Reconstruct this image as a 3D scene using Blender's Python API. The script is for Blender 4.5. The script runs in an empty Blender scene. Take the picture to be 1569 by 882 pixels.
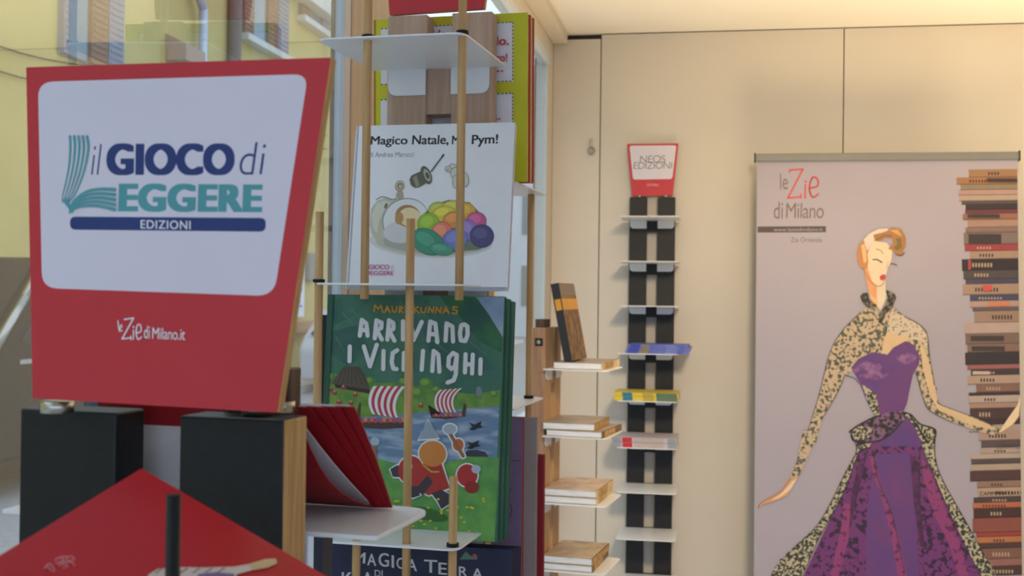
import bpy, bmesh, math, random
from mathutils import Vector, Matrix
random.seed(7)
# ------------------------------------------------------------------ camera
W, H, F = 1569, 882, 1800.0
CAM = Vector((0.55, 0.0, 1.58))
YAW, PITCH, ROLL = 9.8, 0.45, 0.7
R = (Matrix.Rotation(math.radians(YAW), 3, 'Z') @ Matrix.Rotation(math.radians(90 + PITCH), 3, 'X')
     @ Matrix.Rotation(math.radians(ROLL), 3, 'Z'))
S = bpy.context.scene
cd = bpy.data.cameras.new('camera')
cam = bpy.data.objects.new('camera', cd)
S.collection.objects.link(cam)
cam.matrix_world = Matrix.Translation(CAM) @ R.to_4x4()
cd.sensor_fit = 'HORIZONTAL'
cd.sensor_width = 36
cd.lens = 36 * F / W
cd.clip_start = 0.02
cd.dof.use_dof = True
cd.dof.focus_distance = 1.1
cd.dof.aperture_fstop = 19
S.camera = cam
# ------------------------------------------------------------------ world, lights, exposure
S.view_settings.view_transform = 'Standard'
S.view_settings.look = 'None'
S.view_settings.exposure = 0.0
S.view_settings.gamma = 1
S.view_settings.use_curve_mapping = False
wd = bpy.data.worlds.new('sky')
S.world = wd
wd.use_nodes = True
bg = wd.node_tree.nodes['Background']
bg.inputs[0].default_value = (0.62, 0.75, 1.0, 1)
bg.inputs[1].default_value = 2.0


def lamp(name, kind, loc, energy, color, size=0.1, rot=None, **kw):
    l = bpy.data.lights.new(name, kind)
    l.energy = energy
    l.color = color
    if kind == 'AREA':
        l.size = size
    else:
        l.shadow_soft_size = size
    for k, v in kw.items():
        setattr(l, k, v)
    o = bpy.data.objects.new(name, l)
    o.location = loc
    if rot:
        o.rotation_euler = rot
    S.collection.objects.link(o)
    return o


WARM = (1.0, 0.74, 0.40)
UP = (math.radians(180), 0, 0)
lamp('uplight', 'SPOT', (2.25, 3.1, 1.2), 70, WARM, 0.3, UP, spot_size=math.radians(120), spot_blend=0.7)
lamp('ceiling_fill', 'SPOT', (1.0, 2.8, 0.72), 125, WARM, 0.35, UP, spot_size=math.radians(96), spot_blend=0.7)  # fill below the frame, added to brighten the far ceiling
aim = Vector((1.15, 3.96, 1.05)) - Vector((0.85, 0.9, 2.36))
lamp('far_wall_fill', 'SPOT', (0.85, 0.9, 2.36), 170, (1.0, 0.80, 0.55), 0.16, aim.to_track_quat('-Z', 'Y').to_euler(), spot_size=math.radians(62), spot_blend=0.8)  # unseen warm fill, added to lift the lower far wall

# ------------------------------------------------------------------ helpers


def lin(c):
    c /= 255.0
    return c / 12.92 if c <= 0.04045 else ((c + 0.055) / 1.055) ** 2.4


MATS = {}


def M(name, rgb, rough=0.5, metal=0.0, var=0.05, scale=30.0, second=None, stretch=(1, 1, 1), bump=0.0, detail=3.0, lo=0.35, hi=0.65, spec=0.35):
    """procedural material: a noise texture mixes two close colours"""
    if name in MATS:
        return MATS[name]
    m = bpy.data.materials.new(name)
    m.use_nodes = True
    nt = m.node_tree
    b = nt.nodes['Principled BSDF']
    b.inputs['Roughness'].default_value = rough
    b.inputs['Metallic'].default_value = metal
    b.inputs['Specular IOR Level'].default_value = spec
    a = [lin(x) for x in rgb]
    s = [lin(x) for x in second] if second else [x * (1 - var) for x in a]
    tc = nt.nodes.new('ShaderNodeTexCoord')
    mp = nt.nodes.new('ShaderNodeMapping')
    mp.inputs['Scale'].default_value = stretch
    nz = nt.nodes.new('ShaderNodeTexNoise')
    nz.inputs['Scale'].default_value = scale
    nz.inputs['Detail'].default_value = detail
    cr = nt.nodes.new('ShaderNodeValToRGB')
    cr.color_ramp.elements[0].position = lo
    cr.color_ramp.elements[1].position = hi
    cr.color_ramp.elements[0].color = (*a, 1)
    cr.color_ramp.elements[1].color = (*s, 1)
    nt.links.new(tc.outputs['Object'], mp.inputs['Vector'])
    nt.links.new(mp.outputs['Vector'], nz.inputs['Vector'])
    nt.links.new(nz.outputs['Fac'], cr.inputs['Fac'])
    nt.links.new(cr.outputs['Color'], b.inputs['Base Color'])
    if bump:
        bp = nt.nodes.new('ShaderNodeBump')
        bp.inputs['Strength'].default_value = bump
        bp.inputs['Distance'].default_value = 0.002
        nt.links.new(nz.outputs['Fac'], bp.inputs['Height'])
        nt.links.new(bp.outputs['Normal'], b.inputs['Normal'])
    MATS[name] = m
    return m


def C(r, g, b, rough=0.55):
    return M('print_%d_%d_%d' % (r, g, b), (r, g, b), rough, var=0.06)


def glass_mat():
    m = bpy.data.materials.new('window_glass')
    m.use_nodes = True
    nt = m.node_tree
    nt.nodes.clear()
    out = nt.nodes.new('ShaderNodeOutputMaterial')
    mix = nt.nodes.new('ShaderNodeMixShader')
    tr = nt.nodes.new('ShaderNodeBsdfTransparent')
    tr.inputs[0].default_value = (0.95, 0.98, 0.96, 1)
    gl = nt.nodes.new('ShaderNodeBsdfGlossy')
    gl.inputs['Roughness'].default_value = 0.0
    fr = nt.nodes.new('ShaderNodeFresnel')
    fr.inputs[0].default_value = 1.35
    mu = nt.nodes.new('ShaderNodeMath')
    mu.operation = 'MULTIPLY'
    mu.inputs[1].default_value = 0.35
    nt.links.new(fr.outputs[0], mu.inputs[0])
    nt.links.new(mu.outputs[0], mix.inputs[0])
    nt.links.new(tr.outputs[0], mix.inputs[1])
    nt.links.new(gl.outputs[0], mix.inputs[2])
    nt.links.new(mix.outputs[0], out.inputs[0])
    return m


GLASS = glass_mat()


def ray(px, py):
    return R @ Vector(((px - 784.5) / F, -(py - 441) / F, -1.0))


def P(px, py, d):
    return CAM + ray(px, py) * d


def RP(px, py, o, n):
    d = ray(px, py)
    return CAM + d * ((Vector(o) - CAM).dot(n) / d.dot(n))


class Fr:
    """a plane frame: u right, v up, n towards the viewer; th = yaw against the picture plane, ph = lean back"""

    def __init__(s, o, th=None, ph=0.0, axes=None):
        s.o = Vector(o)
        if axes:
            s.u, s.v, s.n = axes
        else:
            a = math.radians(YAW - th)
            p = math.radians(ph)
            s.u = Vector((math.cos(a), math.sin(a), 0))
            b = Vector((-math.sin(a), math.cos(a), 0))
            s.v = Vector((0, 0, 1)) * math.cos(p) + b * math.sin(p)
            s.n = s.u.cross(s.v)

    def pt(s, a, b, c=0.0):
        return s.o + s.u * a + s.v * b + s.n * c

    def px(s, x, y):
        q = RP(x, y, s.o, s.n) - s.o
        return (q.dot(s.u), q.dot(s.v))


class MB:
    def __init__(s):
        s.v = []
        s.f = []
        s.m = []
        s.sm = []
        s.mats = []

    def mi(s, m):
        if m not in s.mats:
            s.mats.append(m)
        return s.mats.index(m)

    def face(s, pts, m, smooth=False):
        k = len(s.v)
        s.v += [Vector(p) for p in pts]
        s.f.append(tuple(range(k, k + len(pts))))
        s.m.append(s.mi(m))
        s.sm.append(smooth)

    def solid(s, bottom, top, m, ms=None, mt=None):
        """prism between two matching loops; shares vertices"""
        n = len(bottom)
        k = len(s.v)
        s.v += [Vector(p) for p in bottom] + [Vector(p) for p in top]
        s.f.append(tuple(range(k + n - 1, k - 1, -1)))
        s.m.append(s.mi(m))
        s.f.append(tuple(range(k + n, k + 2 * n)))
        s.m.append(s.mi(mt or m))
        s.sm += [False, False]
        for i in range(n):
            j = (i + 1) % n
            s.f.append((k + i, k + j, k + n + j, k + n + i))
            mm = ms[i] if isinstance(ms, (list, tuple)) else (ms or m)
            s.m.append(s.mi(mm))
            s.sm.append(False)

    def box(s, fr, a0, a1, b0, b1, c0, c1, m, front=None, side=None):
        """box in a frame; front = material of the +n face, side = [bottom, right, top, left]"""
        q = [(a0, b0), (a1, b0), (a1, b1), (a0, b1)]
        s.solid([fr.pt(a, b, c0) for a, b in q], [fr.pt(a, b, c1) for a, b in q], m, side, front)

    def prism(s, fr, poly, c0, c1, m, front=None, side=None):
        s.solid([fr.pt(a, b, c0) for a, b in poly], [fr.pt(a, b, c1) for a, b in poly], m, side, front)

    def tube(s, p0, p1, r, m, seg=14, r1=None, mcap=None):
        p0 = Vector(p0)
        p1 = Vector(p1)
        r1 = r if r1 is None else r1
        d = (p1 - p0).normalized()
        a = d.orthogonal().normalized()
        b = d.cross(a)
        k = len(s.v)
        for p, rr in ((p0, r), (p1, r1)):
            for i in range(seg):
                t = 2 * math.pi * i / seg
                s.v.append(p + (a * math.cos(t) + b * math.sin(t)) * rr)
        for i in range(seg):
            j = (i + 1) % seg
            s.f.append((k + i, k + j, k + seg + j, k + seg + i))
            s.m.append(s.mi(m))
            s.sm.append(True)
        for loop in (tuple(range(k + seg - 1, k - 1, -1)), tuple(range(k + seg, k + 2 * seg))):
            s.f.append(loop)
            s.m.append(s.mi(mcap or m))
            s.sm.append(False)

    def path(s, pts, r, m, seg=10):
        for a, b in zip(pts, pts[1:]):
            s.tube(a, b, r, m, seg)

    def build(s, name, parent=None, root=None, bevel=0.0, seg=2):
        """ONE mesh object; vertices are stored relative to the thing's base"""
        if root is None:
            root = parent
        if root is None:
            c = Vector((0, 0, 0))
            for v in s.v:
                c += v
            base = c / len(s.v)
        else:
            base = root['_base'] if '_base' in root else root.location
            base = Vector(base)
        me = bpy.data.meshes.new(name)
        me.from_pydata([tuple(v - base) for v in s.v], [], s.f)
        for m in s.mats:
            me.materials.append(m)
        me.polygons.foreach_set('material_index', s.m)
        me.polygons.foreach_set('use_smooth', s.sm)
        me.update()
        o = bpy.data.objects.new(name, me)
        S.collection.objects.link(o)
        if parent is None:
            o.location = base
        else:
            o.parent = parent
        if bevel:
            bm = o.modifiers.new('bevel', 'BEVEL')
            bm.width = bevel
            bm.segments = seg
            bm.limit_method = 'ANGLE'
            bm.angle_limit = math.radians(50)
        return o


def tag(o, label=None, cat=None, group=None, kind=None):
    if label:
        o['label'] = label
    if cat:
        o['category'] = cat
    if group:
        o['group'] = group
    if kind:
        o['kind'] = kind
    return o


def thing(name, loc, label, cat, group=None):
    o = bpy.data.objects.new(name, None)
    o.empty_display_size = 0.05
    o.location = loc
    S.collection.objects.link(o)
    return tag(o, label, cat, group)


def copy_thing(o, off, label):
    c = o.copy()
    S.collection.objects.link(c)
    c.location = Vector(o.location) + Vector(off)
    c['label'] = label
    for ch in list(o.children):
        d = ch.copy()
        S.collection.objects.link(d)
        d.parent = c
        for g in list(ch.children):
            e = g.copy()
            S.collection.objects.link(e)
            e.parent = d
    return c


GLYPH = {}


def glyphs(txt, off=0.0, shear=0.0, space=1.0):
    key = (txt, off, shear, space)
    if key in GLYPH:
        return GLYPH[key]
    cu = bpy.data.curves.new('t', 'FONT')
    cu.body = txt
    cu.size = 1.0
    cu.offset = off
    cu.shear = shear
    cu.space_character = space
    cu.resolution_u = 6
    cu.fill_mode = 'FRONT'
    o = bpy.data.objects.new('t', cu)
    S.collection.objects.link(o)
    me = bpy.data.meshes.new_from_object(o.evaluated_get(bpy.context.evaluated_depsgraph_get()))
    vs = [(v.co.x, v.co.y) for v in me.vertices]
    fs = [tuple(p.vertices) for p in me.polygons]
    bpy.data.objects.remove(o)
    bpy.data.curves.remove(cu)
    bpy.data.meshes.remove(me)
    x0 = min(v[0] for v in vs)
    x1 = max(v[0] for v in vs)
    y0 = min(v[1] for v in vs)
    y1 = max(v[1] for v in vs)
    vs = [((x - x0) / (x1 - x0), (y - y0) / (y1 - y0)) for x, y in vs]
    GLYPH[key] = (vs, fs)
    return vs, fs


class Print:
    """flat printing on a plane: ink layers a hair above the sheet, traced through photo pixels onto the real plane"""

    def __init__(s, fr, mb, c0=0.0, step=0.000012, conv=None):
        s.fr, s.mb, s.c, s.step = fr, mb, c0 + step, step
        s.conv = conv or (lambda x, y: (x, y))
        s.clip = None

    def up(s):
        s.c += s.step

    def q(s, p):
        a, b = s.fr.px(*s.conv(*p))
        if s.clip:
            a = min(max(a, s.clip[0]), s.clip[1])
            b = min(max(b, s.clip[2]), s.clip[3])
        return s.fr.pt(a, b, s.c)

    def poly(s, pts, m):
        s.mb.face([s.q(p) for p in pts], m)
        s.up()

    def ell(s, cx, cy, rx, ry, m, ang=0.0, n=22, a0=0, a1=360):
        t = math.radians(ang)
        pts = []
        for i in range(n):
            k = math.radians(a0 + (a1 - a0) * i / n)
            x, y = rx * math.cos(k), ry * math.sin(k)
            pts.append((cx + x * math.cos(t) - y * math.sin(t), cy + x * math.sin(t) + y * math.cos(t)))
        s.poly(pts, m)

    def stroke(s, pts, w, m, w1=None, up=True):
        """a ribbon with round ends"""
        w1 = w if w1 is None else w1
        n = len(pts)
        for i in range(n - 1):
            (x0, y0), (x1, y1) = pts[i], pts[i + 1]
            l = math.hypot(x1 - x0, y1 - y0) or 1e-6
            r0 = 0.5 * (w + (w1 - w) * i / max(1, n - 1))
            r1 = 0.5 * (w + (w1 - w) * (i + 1) / max(1, n - 1))
            a = math.atan2(y1 - y0, x1 - x0)
            out = []
            for k in range(7):
                t = a + math.pi / 2 + math.pi * k / 6
                out.append((x0 + r0 * math.cos(t), y0 + r0 * math.sin(t)))
            for k in range(7):
                t = a - math.pi / 2 + math.pi * k / 6
                out.append((x1 + r1 * math.cos(t), y1 + r1 * math.sin(t)))
            s.mb.face([s.q(p) for p in out], m)
            s.c += s.step * 0.02
        if up:
            s.up()

    def curve(s, pts, w, m, w1=None, sub=6):
        """smooth stroke through the points"""
        out = []
        n = len(pts)
        for i in range(n - 1):
            p0 = pts[max(0, i - 1)]
            p1, p2 = pts[i], pts[i + 1]
            p3 = pts[min(n - 1, i + 2)]
            for k in range(sub):
                t = k / sub
                out.append(tuple(0.5 * (2 * p1[j] + (p2[j] - p0[j]) * t + (2 * p0[j] - 5 * p1[j] + 4 * p2[j] - p3[j]) * t * t
                                        + (3 * p1[j] - p0[j] - 3 * p2[j] + p3[j]) * t ** 3) for j in (0, 1)))
        out.append(pts[-1])
        s.stroke(out, w, m, w1)

    def text(s, txt, bl, br, tl, m, off=0.0, shear=0.0, space=1.0):
        """off > 0 makes the lettering bolder: copies shifted by a share of the height"""
        vs, fs = glyphs(txt, min(off, 0.0), shear, space)
        ux, uy = br[0] - bl[0], br[1] - bl[1]
        wx, wy = tl[0] - bl[0], tl[1] - bl[1]
        hgt, wid = math.hypot(wx, wy), math.hypot(ux, uy)
        d = max(0.0, off) * 1.3
        ka, kb = d * hgt / wid, d * 0.4
        shifts = [(0, 0)] if d == 0 else [(ka * i, kb * j) for i in (-1, -.5, 0, .5, 1) for j in (-1, 1)]
        i = s.mb.mi(m)
        for da, db in shifts:
            k = len(s.mb.v)
            for a, b in vs:
                a, b = ka + a * (1 - 2 * ka) + da, kb + b * (1 - 2 * kb) + db
                s.mb.v.append(s.q((bl[0] + ux * a + wx * b, bl[1] + uy * a + wy * b)))
            for f in fs:
                s.mb.f.append(tuple(k + j for j in f))
                s.mb.m.append(i)
                s.mb.sm.append(False)
            s.c += s.step * 0.02
        s.up()


def Z(ox, oy, sc):
    return lambda x, y: (ox + x / sc, oy + y / sc)


def rounded(corners, rad, seg=6):
    """polygon with rounded corners (2-D)"""
    out = []
    n = len(corners)
    for i in range(n):
        c = Vector(corners[i])
        a = Vector(corners[i - 1]) - c
        b = Vector(corners[(i + 1) % n]) - c
        r = rad[i] if isinstance(rad, (list, tuple)) else rad
        if r <= 0:
            out.append(tuple(c))
            continue
        p, q = c + a.normalized() * r, c + b.normalized() * r
        for k in range(seg + 1):
            t = k / seg
            w = p * (1 - t) ** 2 + c * 2 * t * (1 - t) + q * t ** 2
            out.append(tuple(w))
    return out


# ------------------------------------------------------------------ materials
PAINT = M('wall_paint', (218, 209, 196), 0.6, var=0.03, scale=4)
CEIL = M('ceiling_paint', (246, 242, 234), 0.7, var=0.03, scale=3)
SEAM = M('panel_gap', (70, 66, 58), 0.8)
ALU = M('white_aluminium', (205, 214, 226), 0.4, var=0.03)
TAN = M('tan_laminate', (200, 190, 176), 0.5, second=(188, 176, 160), scale=6, stretch=(1, 8, .4))
SEAL = M('dark_seal', (40, 60, 62), 0.5)
FLOOR = M('floor_tile', (200, 196, 190), 0.5, var=0.15, scale=5)
BLACK = M('black_paint', (26, 27, 30), 0.45, var=0.25, scale=160, bump=0.15)
BLACKFAR = M('black_stain', (30, 31, 33), 0.5, var=0.2, scale=60)
PLY = M('plywood_edge', (203, 164, 108), 0.5, second=(176, 132, 80), scale=40, stretch=(6, 6, .5))
OAK = M('beech_wood', (192, 162, 142), 0.5, second=(178, 147, 127), scale=26, stretch=(5, 5, .35))
DOWEL = M('dowel_wood', (206, 168, 118), 0.5, second=(184, 144, 96), scale=40, stretch=(4, 4, .3))
DKWOOD = M('dark_wood', (98, 74, 60), 0.5, second=(62, 46, 38), scale=40, stretch=(5, 5, .4))
SHELF = M('white_sheet_metal', (232, 234, 238), 0.35, var=0.02)
SIGNRED = M('sign_red', (198, 54, 64), 0.45, var=0.04)
SIGNWHITE = M('sign_white', (222, 216, 228), 0.45, var=0.02)
STEEL = M('brushed_steel', (190, 186, 176), 0.3, 1.0, var=0.08)
PAGES = M('page_edges', (236, 238, 244), 0.7, second=(214, 216, 222), scale=400, stretch=(.05, .05, 1))
RUBBER = M('black_rubber', (22, 22, 24), 0.6)
NAVY = C(44, 62, 120)
TEAL = C(86, 158, 164)
WHITE = C(238, 238, 240)

# ------------------------------------------------------------------ setting: the shop
CEILZ = 2.475
YF = 3.96
WX = Fr((0, 0, 0), axes=(Vector((1, 0, 0)), Vector((0, 0, 1)), Vector((0, -1, 0))))      # seen from the shop: x, z, towards the camera


def wbox(name, x0, x1, y0, y1, z0, z1, m, bevel=0.0, kind='structure', parent=None):
    mb = MB()
    mb.box(WX, x0, x1, z0, z1, -y1, -y0, m)
    o = mb.build(name, parent, bevel=bevel)
    if parent is None and kind:
        o['kind'] = kind
    return o


XR, YB = 3.6, -1.5
wbox('floor', 0, XR, YB, YF, -0.05, 0.0, FLOOR)
wbox('ceiling', -0.02, XR, YB, YF + 0.1, CEILZ, CEILZ + 0.06, CEIL)
x1 = RP(920, 200, (0, YF, 0), Vector((0, 1, 0))).x
x2 = RP(1292, 200, (0, YF, 0), Vector((0, 1, 0))).x
mb = MB()
mb.box(WX, -0.05, XR, 0, CEILZ, -(YF + 0.06), -(YF + 0.02), SEAM)
mb.box(WX, 0.0, x1 - 0.0025, 0, CEILZ - 0.018, -(YF + 0.02), -YF, PAINT)
mb.box(WX, x1 + 0.001, x2 - 0.0018, 0, CEILZ - 0.004, -(YF + 0.02), -YF, PAINT)
mb.box(WX, x2 + 0.0018, XR, 0, CEILZ - 0.004, -(YF + 0.02), -YF, PAINT)
tag(mb.build('wall_far'), kind='structure')
wbox('wall_right', XR, XR + 0.06, YB, YF, 0, CEILZ, PAINT)
wbox('wall_back', 0, XR, YB - 0.06, YB, 2.36, CEILZ, PAINT)
# the shop front on x = 0
X0 = (0, 0, 0)
NX = Vector((1, 0, 0))
yA1, yA2 = [RP(x, 300, X0, NX).y for x in (525, 606)]
yB1 = RP(836, 300, X0, NX).y
yA0, yB0 = yA1, yB1
WT = 2.375
wbox('trim_8', -0.0205, -0.0165, yA1 - .004, yA1 + 0.02, 0, CEILZ, SEAL)
wbox('trim_9', -0.0415, -0.0375, yB1 - .004, yB1 + 0.02, 0, CEILZ, SEAL)
wbox('trim_1', -0.016, 0.0, yA1, yA1 + 0.03, 0, CEILZ, ALU, 0.001)
wbox('trim_2', -0.016, 0.001, yA1 + 0.031, yA2, 0, CEILZ, TAN, 0.001)
wbox('trim_3', -0.037, 0.0, yB1, yB1 + 0.03, 0, CEILZ, ALU, 0.001)
wbox('wall_left', -0.037, -0.001, yB1 + .031, YF, 0, CEILZ, PAINT)
wbox('trim_4', -0.05, 0.0, yA2, yB0, WT, CEILZ, PAINT)
wbox('trim_5', 0.0, 0.05, yA2, YF - 0.02, CEILZ - 0.035, CEILZ - 0.004, PAINT, 0.002)
wbox('trim_6', -0.04, 0.0, YB, yA0, WT + 0.03, CEILZ, PAINT)


def pane(name, y0, y1, z0, z1, xg):
    w = bpy.data.objects.new(name, None)
    S.collection.objects.link(w)
    w.location = (xg, (y0 + y1) / 2, z0)
    w['kind'] = 'structure'
    mb = MB()
    mb.box(WX, xg - .006, xg, z0, z1, -y1, -y0, GLASS)
    mb.build('pane', w)
    mb = MB()
    mb.box(WX, xg - .02, xg + .012, z0 - 0.06, z0, -y1, -y0, ALU)
    mb.box(WX, xg - .02, xg + .012, z1, z1 + 0.03, -y1, -y0, ALU)
    mb.build('window_frame', w, bevel=0.002)


pane('window_1', YB + 0.05, yA0 - .001, 0.08, WT, -.002)
pane('window_2', yA2 + .001, yB0 - .001, 0.08, WT - 0.03, -.003)
wbox('trim_7', -0.08, 0.0, YB, YB + 0.05, 0, CEILZ, ALU)

# ------------------------------------------------------------------ setting: the street
ASPH = M('asphalt', (168, 167, 166), 0.8, var=0.2, scale=14)
PAVE = M('pavement', (222, 219, 212), 0.8, var=0.12, scale=6)
wbox('ground', -60, 60, -30, 90, -0.32, -0.22, ASPH)
wbox('sidewalk', -2.2, -0.09, -30, 60, -0.22, -0.1, PAVE)
wbox('sidewalk', -8.0, -6.9, -30, 46, -0.22, -0.1, PAVE)
XB = -8.0
NB = Vector((1, 0, 0))
OB = (XB, 0, 0)
YEL = M('yellow_render', (206, 186, 118), 0.85, second=(198, 178, 110), scale=1.2)
BRN = M('brown_shutter', (150, 112, 88), 0.7, var=0.1, scale=20)
GRY = M('grey_shutter', (150, 150, 158), 0.7, var=0.1, scale=20)
PANEM = M('street_pane', (120, 140, 146), 0.15)
STONE = M('stone_sill', (214, 210, 200), 0.8)
PIPE = M('zinc_pipe', (206, 214, 226), 0.35, 0.3)
BX = Fr((XB, 0, 0), axes=(Vector((0, 1, 0)), Vector((0, 0, 1)), Vector((1, 0, 0))))       # street front: y, z, outwards (towards the shop)


def bpix(px, py):
    q = RP(px, py, OB, NB)
    return q.y, q.z


house = thing('building', (XB, 20, -0.1), 'yellow rendered house with brown shutters across the street', 'building')
mb = MB()
mb.box(BX, -20, 46, -0.2, 7.6, -6, 0, YEL)
mb.box(BX, -20, 46, 7.6, 7.9, -6, 0.35, STONE)
mb.build('facade', house)


def house_window(xl, xs, y0, y1, mats, sill=True):
    """xs: pixel columns, left to right, of shutter / pane / shutter bands"""
    zt, zb = bpix(xl, y0)[1], bpix(xl, y1)[1]
    ys = [bpix(x, 40)[0] for x in xs]
    wf = MB()
    wf.box(BX, ys[0], ys[-1], zb, zt, 0, 0.03, GRY)
    w = wf.build('window', house)
    for i, m in enumerate(mats):
        q = MB()
        q.box(BX, ys[i] + .02, ys[i + 1] - .02, zb + .02, zt - .02, 0.03, 0.05 if m is PANEM else 0.09, m)
        if m is not PANEM:
            k = zb + .1
            while k < zt - .1:
                q.box(BX, ys[i] + .06, ys[i + 1] - .06, k, k + .03, 0.09, 0.105, m)
                k += .09
        q.build('pane' if m is PANEM else 'shutter', w, root=house)
    if sill:
        q = MB()
        q.box(BX, ys[0] - .08, ys[-1] + .05, zb - .12, zb, 0, 0.2, STONE)
        q.build('sill', w, root=house)


house_window(130, (88, 100, 131, 158, 183), -190, 98, (GRY, PANEM, BRN, GRY), False)
house_window(405, (368, 383, 404, 420, 437), -150, 72, (BRN, PANEM, BRN, GRY))
house_window(480, (456, 470, 488, 500), -130, 40, (BRN, PANEM, GRY))
yp = (bpix(286, 50)[0] + bpix(308, 50)[0]) / 2
mb = MB()
rp = abs(bpix(308, 50)[0] - bpix(286, 50)[0]) * 0.30
mb.tube((XB + .16, yp, -0.1), (XB + .16, yp, bpix(297, 14)[1]), rp * 0.45, PIPE)
mb.tube((XB + .16, yp, bpix(297, 14)[1]), (XB + .16, yp - .55, bpix(297, 14)[1] + .5), rp * 0.45, PIPE)
mb.tube((XB + .16, yp - .55, bpix(297, 14)[1] + .5), (XB + .16, yp - .55, 7.6), rp * 0.45, PIPE)
for zz in (1.2, 3.2, 4.4):
    mb.tube((XB + .16, yp, zz), (XB + .16, yp, zz + .08), rp * 0.52, STONE)
tag(mb.build('drainpipe', house), 'pale zinc drainpipe')
yd = bpix(350, 50)[0]
mb = MB()
mb.tube((XB + .12, yd, -0.1), (XB + .12, yd, 7.6), 0.12, M('brown_pipe', (120, 108, 96), 0.6))
tag(mb.build('drainpipe', house), 'thin brown downpipe')
mb = MB()
ya, za = bpix(0, 62)
ybb, zbb = bpix(500, 40)
for k in range(2):
    pts = []
    for i in range(25):
        t = i / 24
        pts.append((XB + .05, ya - 2 + (ybb - ya + 2) * t, za + .3 * k - .25 + .45 * t + (-.25 * math.sin(t * 9) * (1 - t))))
    mb.path(pts, 0.012, SEAL, 6)
mb.build('cable', house)
y0, z0 = bpix(253, 92)
y1, z1 = bpix(284, 70)
mb = MB()
mb.solid([(XB, y0, z0), (XB + .35, y0, z0), (XB + .35, y0, z0 + .25), (XB, y0, z1 + .05)],
         [(XB, y1, z0), (XB + .35, y1, z0), (XB + .35, y1, z0 + .25), (XB, y1, z1 + .05)], M('brick_hood', (190, 158, 134), 0.8))
mb.build('vent_hood', house)
# poster and shelf right of the sign
y0, z0 = bpix(446, 486)
y1, z1 = bpix(466, 376)
mb = MB()
mb.box(BX, y0, y1, z0, z1, 0, 0.02, C(235, 235, 240))
for k in range(9):
    a = y0 + (y1 - y0) * random.uniform(.15, .75)
    b = z0 + (z1 - z0) * random.uniform(.08, .85)
    mb.box(BX, a, a + .22, b, b + .05, 0.02, 0.022, C(150, 160, 190))
tag(mb.build('poster'), 'white notice with blue marks on the yellow house beside the red sign', 'poster')
mb = MB()
mb.box(BX, y0 - .3, y1 + .4, z0 - .3, z0 - .08, 0, 0.25, M('tan_wood_ledge', (196, 150, 104), 0.7))
mb.build('ledge', house)
y0, z0 = bpix(467, 430)
y1, z1 = bpix(478, 388)
mb = MB()
mb.box(BX, y0, y1, z0, z1, 0, 0.12, M('grey_box', (150, 146, 130), 0.7))
mb.build('meter_box', house, bevel=0.02)
# van
VAN = M('van_paint', (40, 42, 46), 0.6, var=0.1, scale=2, spec=0.08)
VGL = M('van_glass', (30, 40, 54), 0.1, spec=0.25)
van = thing('van', (-6.1, 9.6, -0.22), 'dark van parked across the street beside the left edge of the red sign', 'car')
VX = Fr((-5.35, 0, 0), axes=(Vector((0, 1, 0)), Vector((0, 0, 1)), Vector((1, 0, 0))))
prof = rounded([(7.0, .12), (12.2, .12), (12.2, 1.1), (12.0, 1.84), (9.75, 1.90), (8.92, 1.06), (7.05, .92)], [.15, .15, .1, .3, .2, .06, .25])
mb = MB()
mb.prism(VX, prof, -1.75, 0, VAN)
mb.build('body', van, bevel=.05)
for q in ([(9.25, 1.14), (10.2, 1.14), (10.2, 1.74), (9.80, 1.74)], [(10.3, 1.14), (11.1, 1.14), (11.1, 1.74), (10.3, 1.74)], [(11.2, 1.14), (11.9, 1.14), (11.85, 1.72), (11.2, 1.74)]):
    mb = MB()
    mb.prism(VX, rounded(q, .06), -0.02, 0.012, VGL)
    mb.build('window', van)
mb = MB()
dz_ = (1.84 - 1.12) / (9.69 - 8.98)
mb.prism(VX, [(8.98, 1.12), (9.69, 1.84), (9.66, 1.87), (8.95, 1.15)], -1.62, -.12, VGL)
mb.build('windscreen', van)
mb = MB()
mb.path([VX.pt(8.92, 1.08, -.02), VX.pt(9.36, 1.53, -.02), VX.pt(9.74, 1.90, -.04)], .04, STEEL)
mb.build('pillar', van)
for y in (8.1, 11.3):
    mb = MB()
    mb.tube((-5.6, y, .1), (-5.32, y, .1), .32, RUBBER, 24)
    mb.tube((-5.32, y, .1), (-5.31, y, .1), .2, STEEL, 24)
    mb.build('wheel', van)
mb = MB()
mb.box(VX, 9.25, 10.25, .95, .99, 0, .015, STEEL)
mb.build('side_strip', van)
mb = MB()
mb.box(VX, 7.1, 7.4, .62, .8, -.02, .03, C(220, 225, 235))
mb.build('headlight', van, bevel=.02)
# end of the street
mb = MB()
EB = Fr((0, 52, 0), axes=(Vector((1, 0, 0)), Vector((0, 0, 1)), Vector((0, -1, 0))))
far_house = thing('building', (-6, 52, -0.2), 'pale grey house at the far end of the street', 'building')
mb.box(EB, -30, 6, -0.2, 12, -6, 0, M('pale_render', (214, 220, 226), 0.85))
mb.build('facade', far_house)
for i in range(10):
    for k in range(3):
        mb = MB()
        mb.box(EB, -20 + 2.4 * i, -18.9 + 2.4 * i, 1.2 + 3.2 * k, 3 + 3.2 * k, 0, .05, PANEM)
        mb.build('window', far_house)
car = thing('car', (-6.0, 24, -0.22), 'pale car parked far down the street behind the middle display stand', 'car')
CX = Fr((-5.2, 0, 0), axes=(Vector((0, 1, 0)), Vector((0, 0, 1)), Vector((1, 0, 0))))
CARP = M('pale_car_paint', (206, 210, 216), 0.3)
mb = MB()
mb.prism(CX, rounded([(20.5, .0), (24.6, .0), (24.7, .7), (23.9, .85), (23.2, 1.28), (21.6, 1.3), (20.7, .85), (20.4, .6)], .12), -1.7, 0, CARP)
mb.build('body', car, bevel=.05)
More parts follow.
